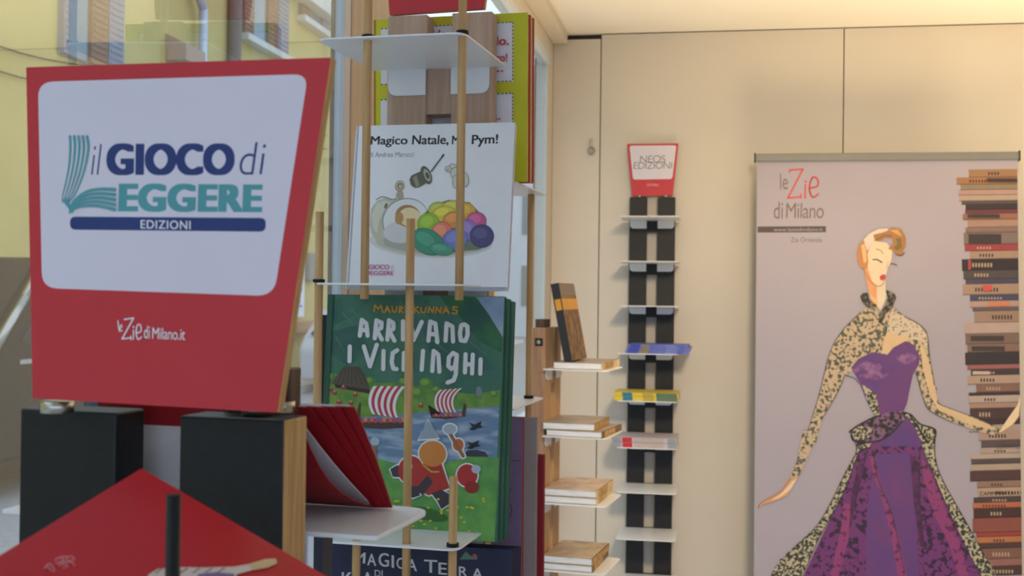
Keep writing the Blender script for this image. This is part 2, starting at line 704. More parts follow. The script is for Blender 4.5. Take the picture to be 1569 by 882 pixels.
for q in ([(21.1, .82), (22.2, .82), (22.2, 1.2), (21.7, 1.2)], [(22.3, .82), (23.5, .82), (23.1, 1.2), (22.3, 1.2)]):
    mb = MB()
    mb.prism(CX, q, -.02, .012, VGL)
    mb.build('window', car)
mb = MB()
mb.solid([(-6.75, 20.66, .85), (-5.35, 20.66, .85), (-5.45, 21.5, 1.25), (-6.65, 21.5, 1.25)],
         [(-6.75, 20.62, .87), (-5.35, 20.62, .87), (-5.45, 21.46, 1.27), (-6.65, 21.46, 1.27)], VGL)
mb.build('window', car)
for y in (21.3, 23.8):
    mb = MB()
    mb.tube((-5.4, y, .08), (-5.18, y, .08), .3, RUBBER, 20)
    mb.build('wheel', car)


# ------------------------------------------------------------------ display stands
CW, GAP, TW, TT = 0.057, 0.036, 0.150, 0.030     # column width, slot, board width, board thickness


def stand_body(st, fr, z0, z1, crosses, m, ends=None, cross_h=0.036, TT=TT):
    """slotted board: two columns joined by cross pieces; fr.o sits at eye height on the middle of the front"""
    mb = MB()
    e = ends or m
    mb.box(fr, -TW / 2, -GAP / 2, z0, z1, -TT, 0, m, side=[m, m, m, e])
    mb.box(fr, GAP / 2, TW / 2, z0, z1, -TT, 0, m, side=[m, e, m, m])
    b = mb.build('board', st, bevel=0.0012)
    for c in crosses:
        q = MB()
        q.box(fr, -GAP / 2, GAP / 2, c - cross_h, c, -TT + .002, -0.002, m)
        q.build('cross_piece', b, root=st)
    q = MB()
    q.box(fr, -0.17, 0.17, z0 - 0.012, z0, -0.2, 0.17, m)
    q.build('base_plate', st, bevel=0.004)
    return b


def shelf_part(st, fr, z, depth=0.2, back=False, w=0.19, tab=0.026, m=None):
    """bent sheet: a plate with round front corners and two tabs hooked on the columns"""
    m = m or SHELF
    mb = MB()
    t = 0.0025
    s = -1 if back else 1
    c0 = -TT - .001 if back else .001
    out = rounded([(-w / 2, c0), (w / 2, c0), (w / 2, c0 + s * depth), (-w / 2, c0 + s * depth)], [0, 0, .018, .018])
    mb.solid([fr.pt(a, z, c) for a, c in out], [fr.pt(a, z + t, c) for a, c in out], m)
    for sg in (-1, 1):
        a0, a1 = sg * GAP / 2, sg * (GAP / 2 + CW - .002)
        pl = rounded([(a0, z + t * .5), (a1, z + t * .5), (a1, z - tab), (a0, z - tab)], [0, 0, .014, 0])
        lo, hi = (c0, c0 + s * .002)
        mb.prism(fr, pl, lo, hi, m)
    return mb.build('shelf', st, bevel=0.0006)


def dowel(st, p, z0, z1, r, m, washers=(), name='dowel'):
    mb = MB()
    mb.tube((p.x, p.y, z0), (p.x, p.y, z1), r, m, 16)
    o = mb.build(name, st)
    for z in washers:
        q = MB()
        q.tube((p.x, p.y, z), (p.x, p.y, z + .004), r * 1.45, RUBBER, 16)
        q.build('washer', o, root=st)
    return o


def sign_board(st, fr, quad, thick, edge, writer, panel, name='sign_board', step=0.00002):
    """trapezium board with a red print and a rounded white panel"""
    mb = MB()
    loc = [fr.px(*p) for p in quad]
    mb.solid([fr.pt(a, b, -thick) for a, b in loc], [fr.pt(a, b, 0) for a, b in loc], edge, None, SIGNRED)
    pr = Print(fr, mb, 0.0, step)
    pr.poly(panel, SIGNWHITE)
    writer(pr)
    return mb.build(name, st)


def Zlogo(pr, cv):
    pass


# ---- near stand
near_fr = Fr(P(229, 452, 0.585), 16)
near_fr.o.z = CAM.z
zt = P(236, 634, 0.585).z - CAM.z
near = thing('display_stand', (near_fr.o.x, near_fr.o.y, 0), 'black slotted book stand under the large red and white publisher sign at left', 'display stand')
PITCHZ = 0.156
sh_n = -0.122
sh_f = -.15
stand_body(near, near_fr, 0.012 - CAM.z, zt, [sh_f, sh_n - PITCHZ, sh_n - 2 * PITCHZ, sh_n - 3 * PITCHZ, sh_n - 5 * PITCHZ], BLACK, PLY, TT=.025)
shelf_part(near, near_fr, sh_f, 0.19, w=.158)
zq = Vector((0, 0, CAM.z + sh_n))
q1 = RP(629, 783, zq, Vector((0, 0, 1))) - near_fr.o
q2 = RP(536, 868, zq, Vector((0, 0, 1))) - near_fr.o
tag(shelf_part(near, near_fr, sh_n, -q1.dot(near_fr.n) - TT, True, w=q1.dot(near_fr.u) + q2.dot(near_fr.u) + .004), 'pale shelf behind the board')
sf = Fr(P(273, 360, 0.565), 16, 3)


def near_print(pr):
    z1 = Z(0, 0, 2.902)
    z2 = Z(0, 290, 2.902)
    pr.conv = z1
    pr.text('il', (405, 776), (446, 776), (412, 640), NAVY, -.012, .12)
    pr.text('GIOCO', (472, 779), (1043, 779), (474, 637), NAVY, .062, .0, 1.07)
    pr.text('di', (1064, 777), (1178, 774), (1070, 634), NAVY, -.014, .12)
    pr.conv = z2
    pr.text('EGGERE', (525, 99), (1166, 103), (529, -27), TEAL, .066, 0, 1.07)
    pr.poly([(x, y) for x, y in rounded([(312, 121), (1183, 127), (1181, 188), (312, 179)], 26)], NAVY)
    pr.text('EDIZIONI', (626, 174), (848, 178), (626, 136), WHITE, .012, 0, 1.1)
    # open book mark
    o = 842.0
    for i in range(5):
        a = 312 + 19 * i
        pr.curve([(a, 607 - o), (a + 2 + i, 660 - o), (a - 4 - i, 740 - o), (a - 18 - 3 * i, 810 - o), (a - 32 - 6.5 * i, 870 - o), (278 + 7 * i, 900 - o)],
                 12.5, TEAL, 4)
    for i in range(5):
        b = 5 + 22 * i
        pr.curve([(310 + 2 * i, 104 - 1.5 * i), (330 + 2 * i, 52 + 8 * i), (380, 14 + 15 * i), (440, 0 + 18.5 * i), (512, 2 + 22 * i)], 7, TEAL, 16)
    pr.poly([(276, 44), (300, 40), (330, 98), (322, 106)], TEAL)
    # le Zie di Milano.it
    w = WHITE
    pr.curve([(527, 584), (530, 610), (534, 631)], 4.5, w)
    pr.curve([(536, 616), (545, 612), (544, 603), (538, 605), (536, 618), (540, 629), (547, 627)], 4, w)
    pr.stroke([(556, 578), (597, 572), (546, 664), (586, 660)], 6, w)
    pr.stroke([(584, 652), (587, 668)], 5, w)
    pr.stroke([(597, 625), (596, 666)], 5, w)
    pr.ell(597, 611, 4, 4, w)
    pr.curve([(610, 640), (630, 630), (628, 604), (614, 604), (609, 640), (617, 666), (633, 656)], 5.5, w)
    pr.text('di', (643, 661), (669, 663), (645, 604), w, 0)
    pr.text('Milano.it', (680, 664), (826, 670), (682, 614), w, 0, 0, .95)


sp = rounded([(58.2, 125.5), (472, 113.5), (420, 453.5), (64.5, 441)], [24, 22, 27, 24])
near_sign = sign_board(near, sf, [(50, 610), (425, 632), (507, 88), (40, 103)], 0.006, PLY, near_print, sp)
near_sign['label'] = 'red sign board with white panel and blue green lettering'
for i, (x, y) in enumerate([(88, 618), (395, 637), (428, 634)]):
    c = P(x, y, 0.585 if i < 2 else .60)
    mb = MB()
    mb.tube((c.x, c.y, CAM.z + zt + .0002), (c.x, c.y, CAM.z + zt + .006), .008, STEEL, 20)
    mb.build('spacer', near)
mb = MB()
kf = Fr(P(436, 600, 0.60), 16)
mb.box(kf, -.034, .0035, -.028, .012, -.012, 0, DKWOOD)
mb.build('sign_bracket', near, bevel=.001)
pr_ = RP(265.5, 800, near_fr.pt(0, 0, .135), near_fr.n)
dowel(near, pr_, CAM.z + sh_n - .3, RP(265.5, 757, near_fr.pt(0, 0, .135), near_fr.n).z, .0027, BLACK, [CAM.z + sh_f + .003])

# ---- middle stand
mid_fr = Fr(P(668, 452, 1.615), 14)
mid_fr.o.z = CAM.z
mid = thing('display_stand', (mid_fr.o.x, mid_fr.o.y, 0), 'natural wood slotted book stand holding picture books in the middle', 'display stand')
ztm = RP(668, 17, mid_fr.o, mid_fr.n).z - CAM.z - .004
Z1, Z2, Z3 = .313, .0125, -.303
stand_body(mid, mid_fr, 0.012 - CAM.z, ztm, [Z1, Z1 - .156, Z2, Z2 - .156, Z3, Z3 - .156, Z3 - .31, Z3 - .62, Z3 - .93], OAK, None, .062)
for z in (Z1, Z2, Z3, Z3 - .312):
    shelf_part(mid, mid_fr, z, .2, tab=.036)
for z in (.157, -.156, -.47):
    shelf_part(mid, mid_fr, z, .2, True, w=.21, tab=.03)
pm = mid_fr.pt(0, 0, .186)
zz = CAM.z
r_ = .0052
for x, y, a, b, ws in ((561, 250, Z2 - .017, .72, [Z1 + .003]), (706, 250, Z2 - .017, .72, [Z1 + .003]),
                       (489, 400, Z3 - .07, .103, [Z2 + .003]), (628.5, 400, Z3 - .07, .094, []),
                       (546, 860, -.75, -.235, []), (694, 800, -.75, -.216, [Z3 + .003])):
    dowel(mid, RP(x, y, pm, mid_fr.n), zz + a, zz + b, r_, DOWEL, [zz + w for w in ws])
pb = mid_fr.pt(0, 0, -.2)
dowel(mid, RP(812, 450, pb, mid_fr.n), zz - .49, zz + .165, .0052, DOWEL, [zz - .153])
dowel(mid, mid_fr.pt(-.075, 0, -.2), zz - .49, zz + .165, .0052, DOWEL)
msf = Fr(mid_fr.pt(0, 0, .004), 14, 2)
q0 = [msf.px(597, 23), msf.px(742, 13)]
mb = MB()
hh = .168
quad = [q0[0], q0[1], (q0[1][0] + .0175, q0[1][1] + hh), (q0[0][0] - .0175, q0[0][1] + hh)]
mb.solid([msf.pt(a, b, -.008) for a, b in quad], [msf.pt(a, b, 0) for a, b in quad], PLY, None, SIGNRED)
pr = Print(msf, mb)
a0, a1, b1 = quad[3][0] + .007, quad[2][0] - .007, quad[2][1] - .007
pl = rounded([(quad[0][0] + .003, quad[0][1] + .055), (quad[1][0] - .003, quad[1][1] + .055), (a1, b1), (a0, b1)], .012)
mb.face([msf.pt(a, b, .0001) for a, b in pl], SIGNWHITE)
tag(mb.build('sign_board', mid), 'red sign board with white panel')

# ---- far stand
far_o = RP(998, 455, (0, YF - .036, 0), Vector((0, 1, 0)))
far_fr = Fr((far_o.x, far_o.y, CAM.z), YAW)
far = thing('display_stand', (far_o.x, far_o.y, 0), 'black slotted book stand with small red sign against the cream wall', 'display stand')


def fz(y, c=0.0):
    return RP(1000, y, far_fr.pt(0, 0, c), far_fr.n).z - CAM.z


ztf = fz(302)
far_sh = [fz(y, .1) for y in (335, 402.5, 469.5, 541, 612, 682, 749, 819)]
far_sh += [far_sh[-1] - .153 * k for k in (1, 2, 3, 4, 5)]
stand_body(far, far_fr, 0.012 - CAM.z, ztf, far_sh, BLACKFAR)
for z in far_sh:
    shelf_part(far, far_fr, z, .2)


def far_print(pr):
    pr.conv = Z(800, 200, 3.675)
    k = C(70, 70, 84)
    pr.text('NEOS', (664, 180), (806, 178), (666, 141), k, -.016, 0, .9)
    pr.text('EDIZIONI', (628, 216), (843, 214), (630, 178), k, -.016, 0, .9)
    pr.text('le Zie di Milano.it', (704, 312), (770, 312), (704, 297), C(235, 190, 190), 0)


sff = Fr(far_fr.pt(0, 0, -.004), YAW, 1)
sign_board(far, sff, [(968.5, 300.5), (1031, 299.5), (1039.5, 219.5), (961, 220.5)], .006, PLY, far_print,
           rounded([(964.5, 223), (1036.5, 222.5), (1030, 274), (970, 275)], 4), step=.00006)
for x in (980, 1020):
    c = RP(x, 301, far_fr.pt(0, 0, -.007), far_fr.n)
    mb = MB()
    mb.tube((c.x, c.y, CAM.z + ztf), (c.x, c.y, CAM.z + ztf + .006), .006, STEEL)
    mb.build('spacer', far)

# ---- side stand near the corner
side_u = Vector((math.sin(math.radians(7)), math.cos(math.radians(7)), 0))       # along the board, away from the camera
side_n = Vector((math.cos(math.radians(7)), -math.sin(math.radians(7)), 0))
near_edge = P(835, 560, 2.75)
side_o = near_edge + side_u * (TW / 2)
side_fr = Fr((side_o.x, side_o.y, CAM.z), axes=(side_u, Vector((0, 0, 1)), side_n))
side = thing('display_stand', (side_o.x, side_o.y, 0), 'brown wooden book stand seen edge on by the window corner', 'display stand')


def sz(y, a=-TW / 2, c=.02):
    q = side_fr.pt(a, 0, c)
    d = (q - CAM).dot(R @ Vector((0, 0, -1)))
    return P(835, y, d).z - CAM.z


side_sh = [sz(566), sz(668), sz(770), sz(872)]
BRW = M('walnut_wood', (170, 134, 108), 0.55, second=(148, 112, 88), scale=26, stretch=(5, 5, .35))
ORW = M('orange_beech', (204, 166, 124), 0.5, second=(188, 148, 106), scale=26, stretch=(5, 5, .35))
stand_body(side, side_fr, 0.012 - CAM.z, sz(502), side_sh + [side_sh[-1] - .156 * k for k in (1, 2, 3, 4)], ORW, BRW)
for z in side_sh:
    shelf_part(side, side_fr, z, .152)
mb = MB()
mb.box(side_fr, -TW / 2 + .004, -GAP / 2, sz(502), sz(489), -TT + .004, -.004, DKWOOD)
mb.build('sign_bracket', side, bevel=.001)
mb = MB()
ef = Fr(side_fr.pt(-TW / 2 - .0005, sz(524), -TT / 2), axes=(side_n, Vector((0, 0, 1)), -side_u))
mb.box(ef, -.009, .009, -.009, .009, 0, .002, BLACKFAR)
mb.tube(ef.pt(0, 0, .002), ef.pt(0, 0, .004), .005, STEEL, 6)
mb.build('screw_plate', side)


# ------------------------------------------------------------------ books
def book(name, label, cat, fr, a0, a1, b0, b1, thick, cover, pages=PAGES, group=None, writer=None, conv=None, spine='left', board=.0022, pagemat=None, step=.000012, back=None):
    """hardback: front on the frame's plane, thickness behind it. parts: cover (boards, spine, printed front) and pages"""
    t = thing(name, fr.pt((a0 + a1) / 2, b0, -thick / 2), label, cat, group)
    mb = MB()
    back = back or cover
    mb.box(fr, a0, a1, b0, b1, -board, 0, cover)
    mb.box(fr, a0, a1, b0, b1, -thick, -thick + board, back)
    if spine == 'left':
        mb.box(fr, a0 - .001, a0 + board, b0, b1, -thick, 0, back)
    elif spine == 'right':
        mb.box(fr, a1 - board, a1 + .001, b0, b1, -thick, 0, back)
    elif spine == 'bottom':
        mb.box(fr, a0, a1, b0 - .001, b0 + board, -thick, 0, back)
    elif spine == 'top':
        mb.box(fr, a0, a1, b1 - board, b1 + .001, -thick, 0, back)
    if writer:
        pr = Print(fr, mb, 0.0, step, conv)
        pr.clip = (a0 + .0005, a1 - .0005, b0 + .0005, b1 - .0005)
        writer(pr)
    mb.build('cover', t)
    q = MB()
    i = min(.0022, .2 * abs(a1 - a0))
    q.box(fr, a0 + (board if spine == 'left' else i), a1 - (board if spine == 'right' else i),
          b0 + (board if spine == 'bottom' else i * .6), b1 - (board if spine == 'top' else i), -thick + board, -board, pagemat or pages)
    q.build('pages', t)
    return t


# ---- Pym book and copies behind
z5 = Z(460, 190, 3.3925)
pf = Fr(mid_fr.pt(0, Z2 + .003, .105), 13, 8)
pf.o = P(655, 439, (mid_fr.pt(0, 0, .12) - CAM).dot(R @ Vector((0, 0, -1))))


def span(fr, tl, tr, bl, br):
    q = [fr.px(*p) for p in (tl, tr, bl, br)]
    return (q[0][0] + q[2][0]) / 2, (q[1][0] + q[3][0]) / 2, (q[2][1] + q[3][1]) / 2, (q[0][1] + q[1][1]) / 2


def pym_print(pr):
    ink = C(42, 44, 50)
    pr.conv = z5
    pr.text('Magico', (364, 121), (556, 119), (368, 63), ink, .022)
    pr.text('Natale,', (580, 114), (770, 112), (584, 58), ink, .022)
    pr.text('Mr.', (788, 106), (858, 105), (790, 60), ink, .022)
    pr.text('Pym!', (890, 120), (1027, 116), (893, 56), ink, .022)
    pr.text('di Andrea Marucci', (358, 172), (590, 170), (360, 146), C(120, 120, 126), 0)
    sh = [C(214, 214, 208), C(196, 197, 188), C(176, 178, 166)]
    for i, m in enumerate(sh):
        pr.ell(680 + 6 * i, 612 + 4 * i, 320 - 26 * i, 82 - 15 * i, m, 2, 40)
    pr.poly([(362, 520), (368, 440), (400, 398), (440, 384), (490, 396), (500, 372), (540, 368), (536, 400), (500, 420), (470, 450), (440, 510), (430, 580), (440, 630), (400, 610), (370, 570)], C(196, 196, 176))
    pr.poly([(372, 470), (400, 410), (440, 396), (470, 410), (440, 440), (410, 500), (400, 570), (378, 540)], C(216, 214, 196))
    pr.curve([(396, 392), (430, 378), (478, 392), (498, 388)], 5, C(120, 118, 104))
    pr.ell(446, 425, 8, 16, C(120, 120, 104), 20)
    pr.ell(518, 322, 25, 30, C(158, 146, 124), 10)
    for i in range(3):
        pr.ell(518 + i, 320 + 2 * i, 20 - 6 * i, 24 - 7 * i, C(208, 200, 178) if i % 2 == 0 else C(130, 118, 98), 10)
    pr.poly([(497, 370), (505, 350), (535, 350), (538, 380), (515, 395)], C(176, 170, 148))
    pr.ell(548, 498, 124, 112, C(150, 150, 146), -25, 36)
    pr.ell(550, 500, 120, 109, C(232, 232, 232), -25, 36)
    pr.ell(528, 560, 94, 58, C(216, 217, 216), -5, 30)
    pr.ell(560, 478, 66, 58, C(172, 134, 88), 10)
    pr.ell(570, 484, 58, 50, C(236, 216, 170), 10)
    pr.ell(515, 490, 22, 32, C(190, 150, 98), 10)
    pr.ell(596, 520, 34, 30, C(232, 206, 152), 30)
    pr.curve([(590, 540), (600, 560), (620, 530)], 4, C(150, 120, 80))
    pr.poly([(606, 560), (630, 480), (690, 420), (770, 394), (880, 406), (930, 456), (968, 490), (966, 524), (1003, 560), (994, 612), (930, 652), (850, 658), (760, 672), (680, 645), (600, 590)], C(120, 128, 110))
    for cx, cy, rx, ry, a, c in ((720, 448, 52, 42, 0, (190, 196, 88)), (800, 428, 60, 30, 0, (206, 200, 96)), (862, 452, 50, 42, 20, (222, 176, 72)),
                                 (745, 466, 58, 38, -10, (220, 206, 84)), (668, 520, 56, 56, -30, (156, 192, 70)), (800, 498, 56, 42, -10, (230, 150, 84)),
                                 (916, 504, 50, 46, 0, (206, 98, 150)), (736, 566, 52, 56, 10, (232, 140, 112)), (868, 550, 50, 52, 10, (150, 130, 196)),
                                 (945, 582, 60, 58, 10, (88, 82, 128)), (806, 600, 66, 52, -20, (120, 130, 200)), (664, 612, 88, 62, 28, (74, 150, 122)),
                                 (735, 650, 60, 30, 10, (88, 160, 134))):
        pr.ell(cx, cy, rx + 3, ry + 3, C(int(c[0] * .72), int(c[1] * .72), int(c[2] * .72)), a, 28)
        pr.ell(cx, cy, rx, ry, C(*c), a, 28)
        pr.ell(cx - rx * .15, cy - ry * .25, rx * .6, ry * .5, C(min(255, c[0] + 18), min(255, c[1] + 18), min(255, c[2] + 16)), a, 24)
    hat = C(104, 104, 88)
    pr.poly([(569, 290), (578, 268), (640, 240), (668, 300), (618, 330), (596, 332), (576, 318)], hat)
    pr.poly([(584, 278), (606, 266), (622, 320), (604, 328)], C(150, 150, 130))
    pr.ell(656, 266, 50, 26, hat, 68)
    pr.ell(660, 266, 34, 15, C(180, 178, 164), 68)
    pr.ell(662, 268, 18, 9, C(96, 94, 84), 68)
    pr.stroke([(682, 246), (744, 163)], 8, C(104, 104, 108))
    pr.stroke([(738, 171), (746, 160)], 9, C(70, 70, 74))
    ln = C(128, 126, 110)
    lt = C(214, 212, 200)
    for cx, cy, rx, ry, a in ((772, 235, 17, 14, 0), (796, 222, 18, 12, 20), (812, 256, 28, 30, 0), (850, 285, 24, 40, -15), (806, 300, 11, 32, 0), (836, 312, 12, 24, 0)):
        pr.ell(cx, cy, rx + 3, ry + 3, ln, a)
        pr.ell(cx, cy, rx, ry, lt, a)
    pr.ell(768, 238, 4, 4, C(80, 80, 74))
    pk = C(200, 72, 128)
    pr.text('il', (343, 754), (351, 754), (343, 732), C(226, 170, 196))
    pr.text('GIOCO', (357, 755), (464, 755), (358, 731), pk, .02)
    pr.text('di', (470, 754), (488, 754), (470, 732), C(226, 180, 204))
    pr.poly([(340, 768), (362, 764), (362, 782), (342, 780)], pk)
    pr.text('EGGERE', (366, 786), (486, 786), (367, 764), pk, .02)


a0, a1, b0, b1 = span(pf, (548, 192), (788, 188), (532, 436), (778, 441))
PLAINB = M('pym_back', (222, 226, 238), .4)
PYMW = M('pym_cover_white', (234, 235, 240), .4, var=.02)
pym = book('picture_book', 'white picture book showing a colourful quilt, front copy on the middle wooden stand', 'book', pf, a0, a1, b0, b1, .011, PYMW, group='quilt picture books', writer=pym_print, back=PLAINB, pagemat=M('crimson_edges', (170, 34, 60), .5))
PLAINB = M('pym_back', (222, 226, 238), .4)
fr2 = Fr(pf.pt(0, 0, -.013), 13, 8)
book('picture_book', 'second white picture book behind the quilt cover copy', 'book', fr2, a0 - .005, a1 - .004, b0, b1, .011, PLAINB, group='quilt picture books')
fr3 = Fr(pf.pt(0, 0, -.026), 13, 8)
book('picture_book', 'third white picture book, rearmost of the quilt copies', 'book', fr3, a0 - .011, a1 - .007, b0, b1, .011, PLAINB, group='quilt picture books')

# ---- Vikings book
VG = M('cover_green', (60, 108, 90), .42, second=(88, 132, 108), scale=16, stretch=(1.2, 1.2, .5), detail=8, lo=.4, hi=.75)
MEAD = M('cover_meadow', (122, 158, 66), .42, second=(86, 130, 60), scale=60, detail=6)
GRASS = M('cover_grass', (112, 168, 84), .42, second=(86, 146, 78), scale=50, detail=6)
WATER = M('cover_water', (104, 132, 164), .42, second=(182, 196, 210), scale=45, stretch=(.5, .5, 2.5), detail=6, lo=.45, hi=.75)
vf = Fr((0, 0, 0), 13, 5)
vf.o = P(622, 823, (mid_fr.pt(0, 0, .1) - CAM).dot(R @ Vector((0, 0, -1))))
z6 = Z(460, 430, 3.835)
z7 = Z(460, 640, 3.645)


def vik_print(pr):
    pr.conv = z6
    pr.poly([(1025, 94), (1225, 94), (1205, 335), (1150, 270), (1110, 200), (1070, 160), (1050, 110)], M('cover_sky', (128, 152, 178), .42, second=(160, 176, 192), scale=20))
    pr.poly([(820, 60), (1030, 95), (1090, 170), (1140, 250), (1190, 330), (1180, 420), (1000, 330), (900, 200)], M('cover_hill', (52, 112, 66), .42, second=(40, 84, 70), scale=30, detail=8))
    rk = M('cover_rock', (52, 94, 84), .42, second=(70, 116, 98), scale=20, detail=8)
    for pts in ([(180, 100), (420, 100), (330, 200), (200, 260)], [(480, 100), (760, 110), (700, 220), (560, 200)], [(180, 300), (330, 260), (420, 420), (280, 500), (170, 430)],
                [(700, 200), (900, 160), (1050, 360), (1150, 520), (900, 560), (760, 420)]):
        pr.poly(pts, rk)
    lg = M('cover_streak', (96, 140, 122), .42)
    for x, y, dx, dy in ((250, 190, 60, 70), (300, 170, 70, 60), (590, 130, 60, 60), (700, 170, 80, 80), (780, 350, 110, 90), (1000, 360, 100, 80), (210, 330, 50, 90), (850, 140, 60, 40), (620, 200, 50, 50)):
        pr.stroke([(x, y), (x + dx, y + dy)], 5, lg, 1)
    # meadow, water, foreground
    pr.poly([(150, 545), (210, 545), (300, 600), (420, 600), (560, 600), (650, 610), (800, 640), (1000, 665), (1175, 640), (1170, 760), (900, 800), (140, 900), (130, 700)], MEAD)
    pr.poly([(330, 800), (560, 790), (760, 770), (960, 752), (1170, 735), (1150, 1200), (300, 1200), (225, 900), (280, 850)], WATER)
    pr.conv = z7
    pr.poly([(250, 250), (370, 226), (440, 228), (560, 262), (700, 265), (850, 240), (950, 215), (1110, 222), (1085, 700), (150, 680), (150, 300)], GRASS)
    pr.poly([(900, 215), (935, 180), (985, 178), (1035, 190), (1052, 218)], C(66, 64, 72))
    pr.conv = z6
    bush = C(86, 132, 66)
    for x, y, r in ((740, 604, 42), (610, 596, 34), (410, 590, 32), (175, 570, 38), (660, 640, 30), (800, 640, 28), (1140, 665, 26), (690, 660, 40), (880, 680, 40)):
        pr.ell(x, y, r, r * .85, bush)
        pr.ell(x - r * .2, y - r * .25, r * .6, r * .45, C(126, 162, 72))
    pr.ell(1050, 650, 17, 30, C(126, 132, 150))
    pr.poly([(185, 602), (232, 528), (258, 500), (345, 503), (385, 560), (412, 640), (300, 635)], C(92, 82, 70))
    for k in range(7):
        pr.stroke([(260 + 14 * k, 508), (215 + 30 * k, 610)], 4, C(66, 58, 50))
    pr.poly([(200, 605), (410, 640), (405, 662), (210, 628)], C(64, 50, 42))
    for x, y in ((205, 660), (255, 630), (325, 672), (230, 715), (300, 720), (710, 735), (180, 640)):
        pr.ell(x, y, 16, 12, C(156, 70, 74))
        pr.ell(x - 2, y - 12, 6, 6, C(214, 150, 110))

    def sail(L, Rr, n):
        def at(c, t):
            (x0, y0), (x1, y1), (x2, y2) = c
            return ((1 - t) ** 2 * x0 + 2 * t * (1 - t) * x1 + t * t * x2, (1 - t) ** 2 * y0 + 2 * t * (1 - t) * y1 + t * t * y2)
        for i in range(n):
            f0, f1 = i / n, (i + 1) / n
            pl, prr = [], []
            for k in range(9):
                t = k / 8
                a, b = at(L, t), at(Rr, t)
                pl.append((a[0] + (b[0] - a[0]) * f0, a[1] + (b[1] - a[1]) * f0))
                prr.append((a[0] + (b[0] - a[0]) * f1, a[1] + (b[1] - a[1]) * f1))
            pr.poly(pl + prr[::-1], C(232, 228, 226) if i % 2 == 0 else C(186, 62, 78))
    sail([(432, 618), (375, 700), (425, 782)], [(618, 620), (530, 715), (578, 806)], 9)
    sail([(822, 640), (765, 690), (808, 772)], [(952, 630), (868, 690), (918, 772)], 9)
    hull = C(82, 62, 58)
    pr.poly([(328, 800), (340, 742), (352, 712), (358, 722), (352, 800), (390, 826), (500, 832), (620, 826), (648, 740), (658, 750), (656, 838), (610, 864), (480, 870), (380, 864), (338, 846)], hull)
    pr.poly([(752, 728), (766, 786), (860, 798), (950, 782), (964, 716), (978, 735), (970, 796), (860, 812), (772, 806)], hull)
    cols = [(190, 80, 110), (214, 140, 70), (150, 80, 90), (206, 120, 84), (196, 70, 96), (120, 110, 130)]
    for i in range(15):
        pr.ell(368 + 18.5 * i, 822 - (6 if i % 2 else 0), 12, 14, C(*cols[i % 6]))
    for i in range(12):
        pr.ell(785 + 14.5 * i, 792 - (4 if i % 2 else 0), 8, 9, C(*cols[(i + 2) % 6]))
    # title
    ink = C(222, 222, 226)
    Wd = 27
    for st in ([(352, 322), (364, 230)], [(364, 230), (390, 250), (398, 322)], [(358, 290), (396, 290)],
               [(440, 338), (450, 232)], [(450, 234), (480, 246), (478, 278), (452, 290)], [(452, 290), (482, 345)],
               [(514, 346), (524, 232)], [(524, 234), (550, 248), (550, 282), (526, 296)], [(526, 296), (556, 352)],
               [(606, 238), (606, 345)], [(652, 242), (668, 348), (716, 242)],
               [(755, 352), (766, 240)], [(766, 240), (796, 252), (808, 360)], [(760, 312), (804, 316)],
               [(856, 352), (862, 250), (896, 268), (900, 356)],
               [(948, 262), (940, 310), (946, 350), (972, 354), (986, 318), (984, 268), (966, 256), (948, 262)],
               [(294, 386), (292, 472)], [(376, 386), (412, 502), (452, 376)], [(492, 412), (490, 518)],
               [(572, 408), (546, 424), (540, 480), (550, 516), (568, 518)],
               [(612, 424), (610, 522)], [(654, 418), (652, 526)], [(610, 474), (652, 474)], [(724, 412), (716, 522)],
               [(778, 530), (786, 412), (814, 434), (820, 534)],
               [(900, 424), (876, 450), (872, 500), (890, 518), (912, 500), (922, 436), (900, 424)], [(922, 436), (916, 550), (904, 584), (868, 598)],
               [(974, 432), (970, 538)], [(1016, 434), (1012, 544)], [(970, 490), (1014, 492)], [(1062, 462), (1060, 546)]):
        pr.stroke(st, Wd - 2, ink)
    yl = C(206, 150, 46)
    for st in ([(436, 180), (442, 142), (460, 166), (478, 146), (488, 186)], [(500, 186), (514, 150), (530, 186)], [(507, 172), (525, 172)],
               [(542, 150), (545, 180), (564, 184), (570, 152)], [(584, 186), (588, 150), (606, 160), (590, 170), (606, 188)], [(622, 152), (622, 186)],
               [(670, 142), (674, 188)], [(696, 152), (676, 168), (702, 190)], [(712, 156), (716, 186), (736, 186), (742, 156)],
               [(754, 188), (760, 154), (782, 188), (788, 154)], [(798, 190), (804, 156), (826, 190), (832, 156)],
               [(842, 192), (858, 156), (876, 192)], [(850, 178), (872, 178)], [(926, 156), (902, 152), (902, 168), (926, 176), (922, 194), (896, 190)]):
        pr.stroke(st, 9, yl)
    # plain stand-in figures in the foreground
    pr.conv = z7
    for x, y in ((985, 45), (972, 150)):
        pr.poly([(x - 45, y - 22), (x - 10, y - 8), (x + 30, y - 26), (x + 20, y - 4), (x + 42, y + 6), (x + 6, y + 12), (x - 14, y + 24), (x - 40, y + 20), (x - 20, y + 2)], C(40, 38, 46))
    pr.ell(700, 535, 130, 34, C(66, 110, 56), 12, 30)
    wh = C(226, 230, 232)
    rd, dk, sk = C(176, 58, 52), C(70, 62, 72), C(206, 132, 66)
    for dr in (8, 0):
        f = (lambda c: wh) if dr else (lambda c: c)
        pr.poly([(690 - dr, 250 - dr), (790 + dr, 250 - dr), (838 + dr, 390 + dr), (720, 432 + dr), (620 - dr, 380 + dr)], f(rd))
        pr.poly([(735 - dr, 420), (790, 400 - dr), (838 + dr, 425), (835 + dr, 480), (790, 508 + dr), (772 - dr, 470)], f(dk))
        pr.poly([(612 - dr, 380 - dr), (660, 380), (672 + dr, 432), (630, 446 + dr), (600 - dr, 420)], f(dk))
        pr.ell(742, 200, 76 + dr, 72 + dr, f(sk), 10)
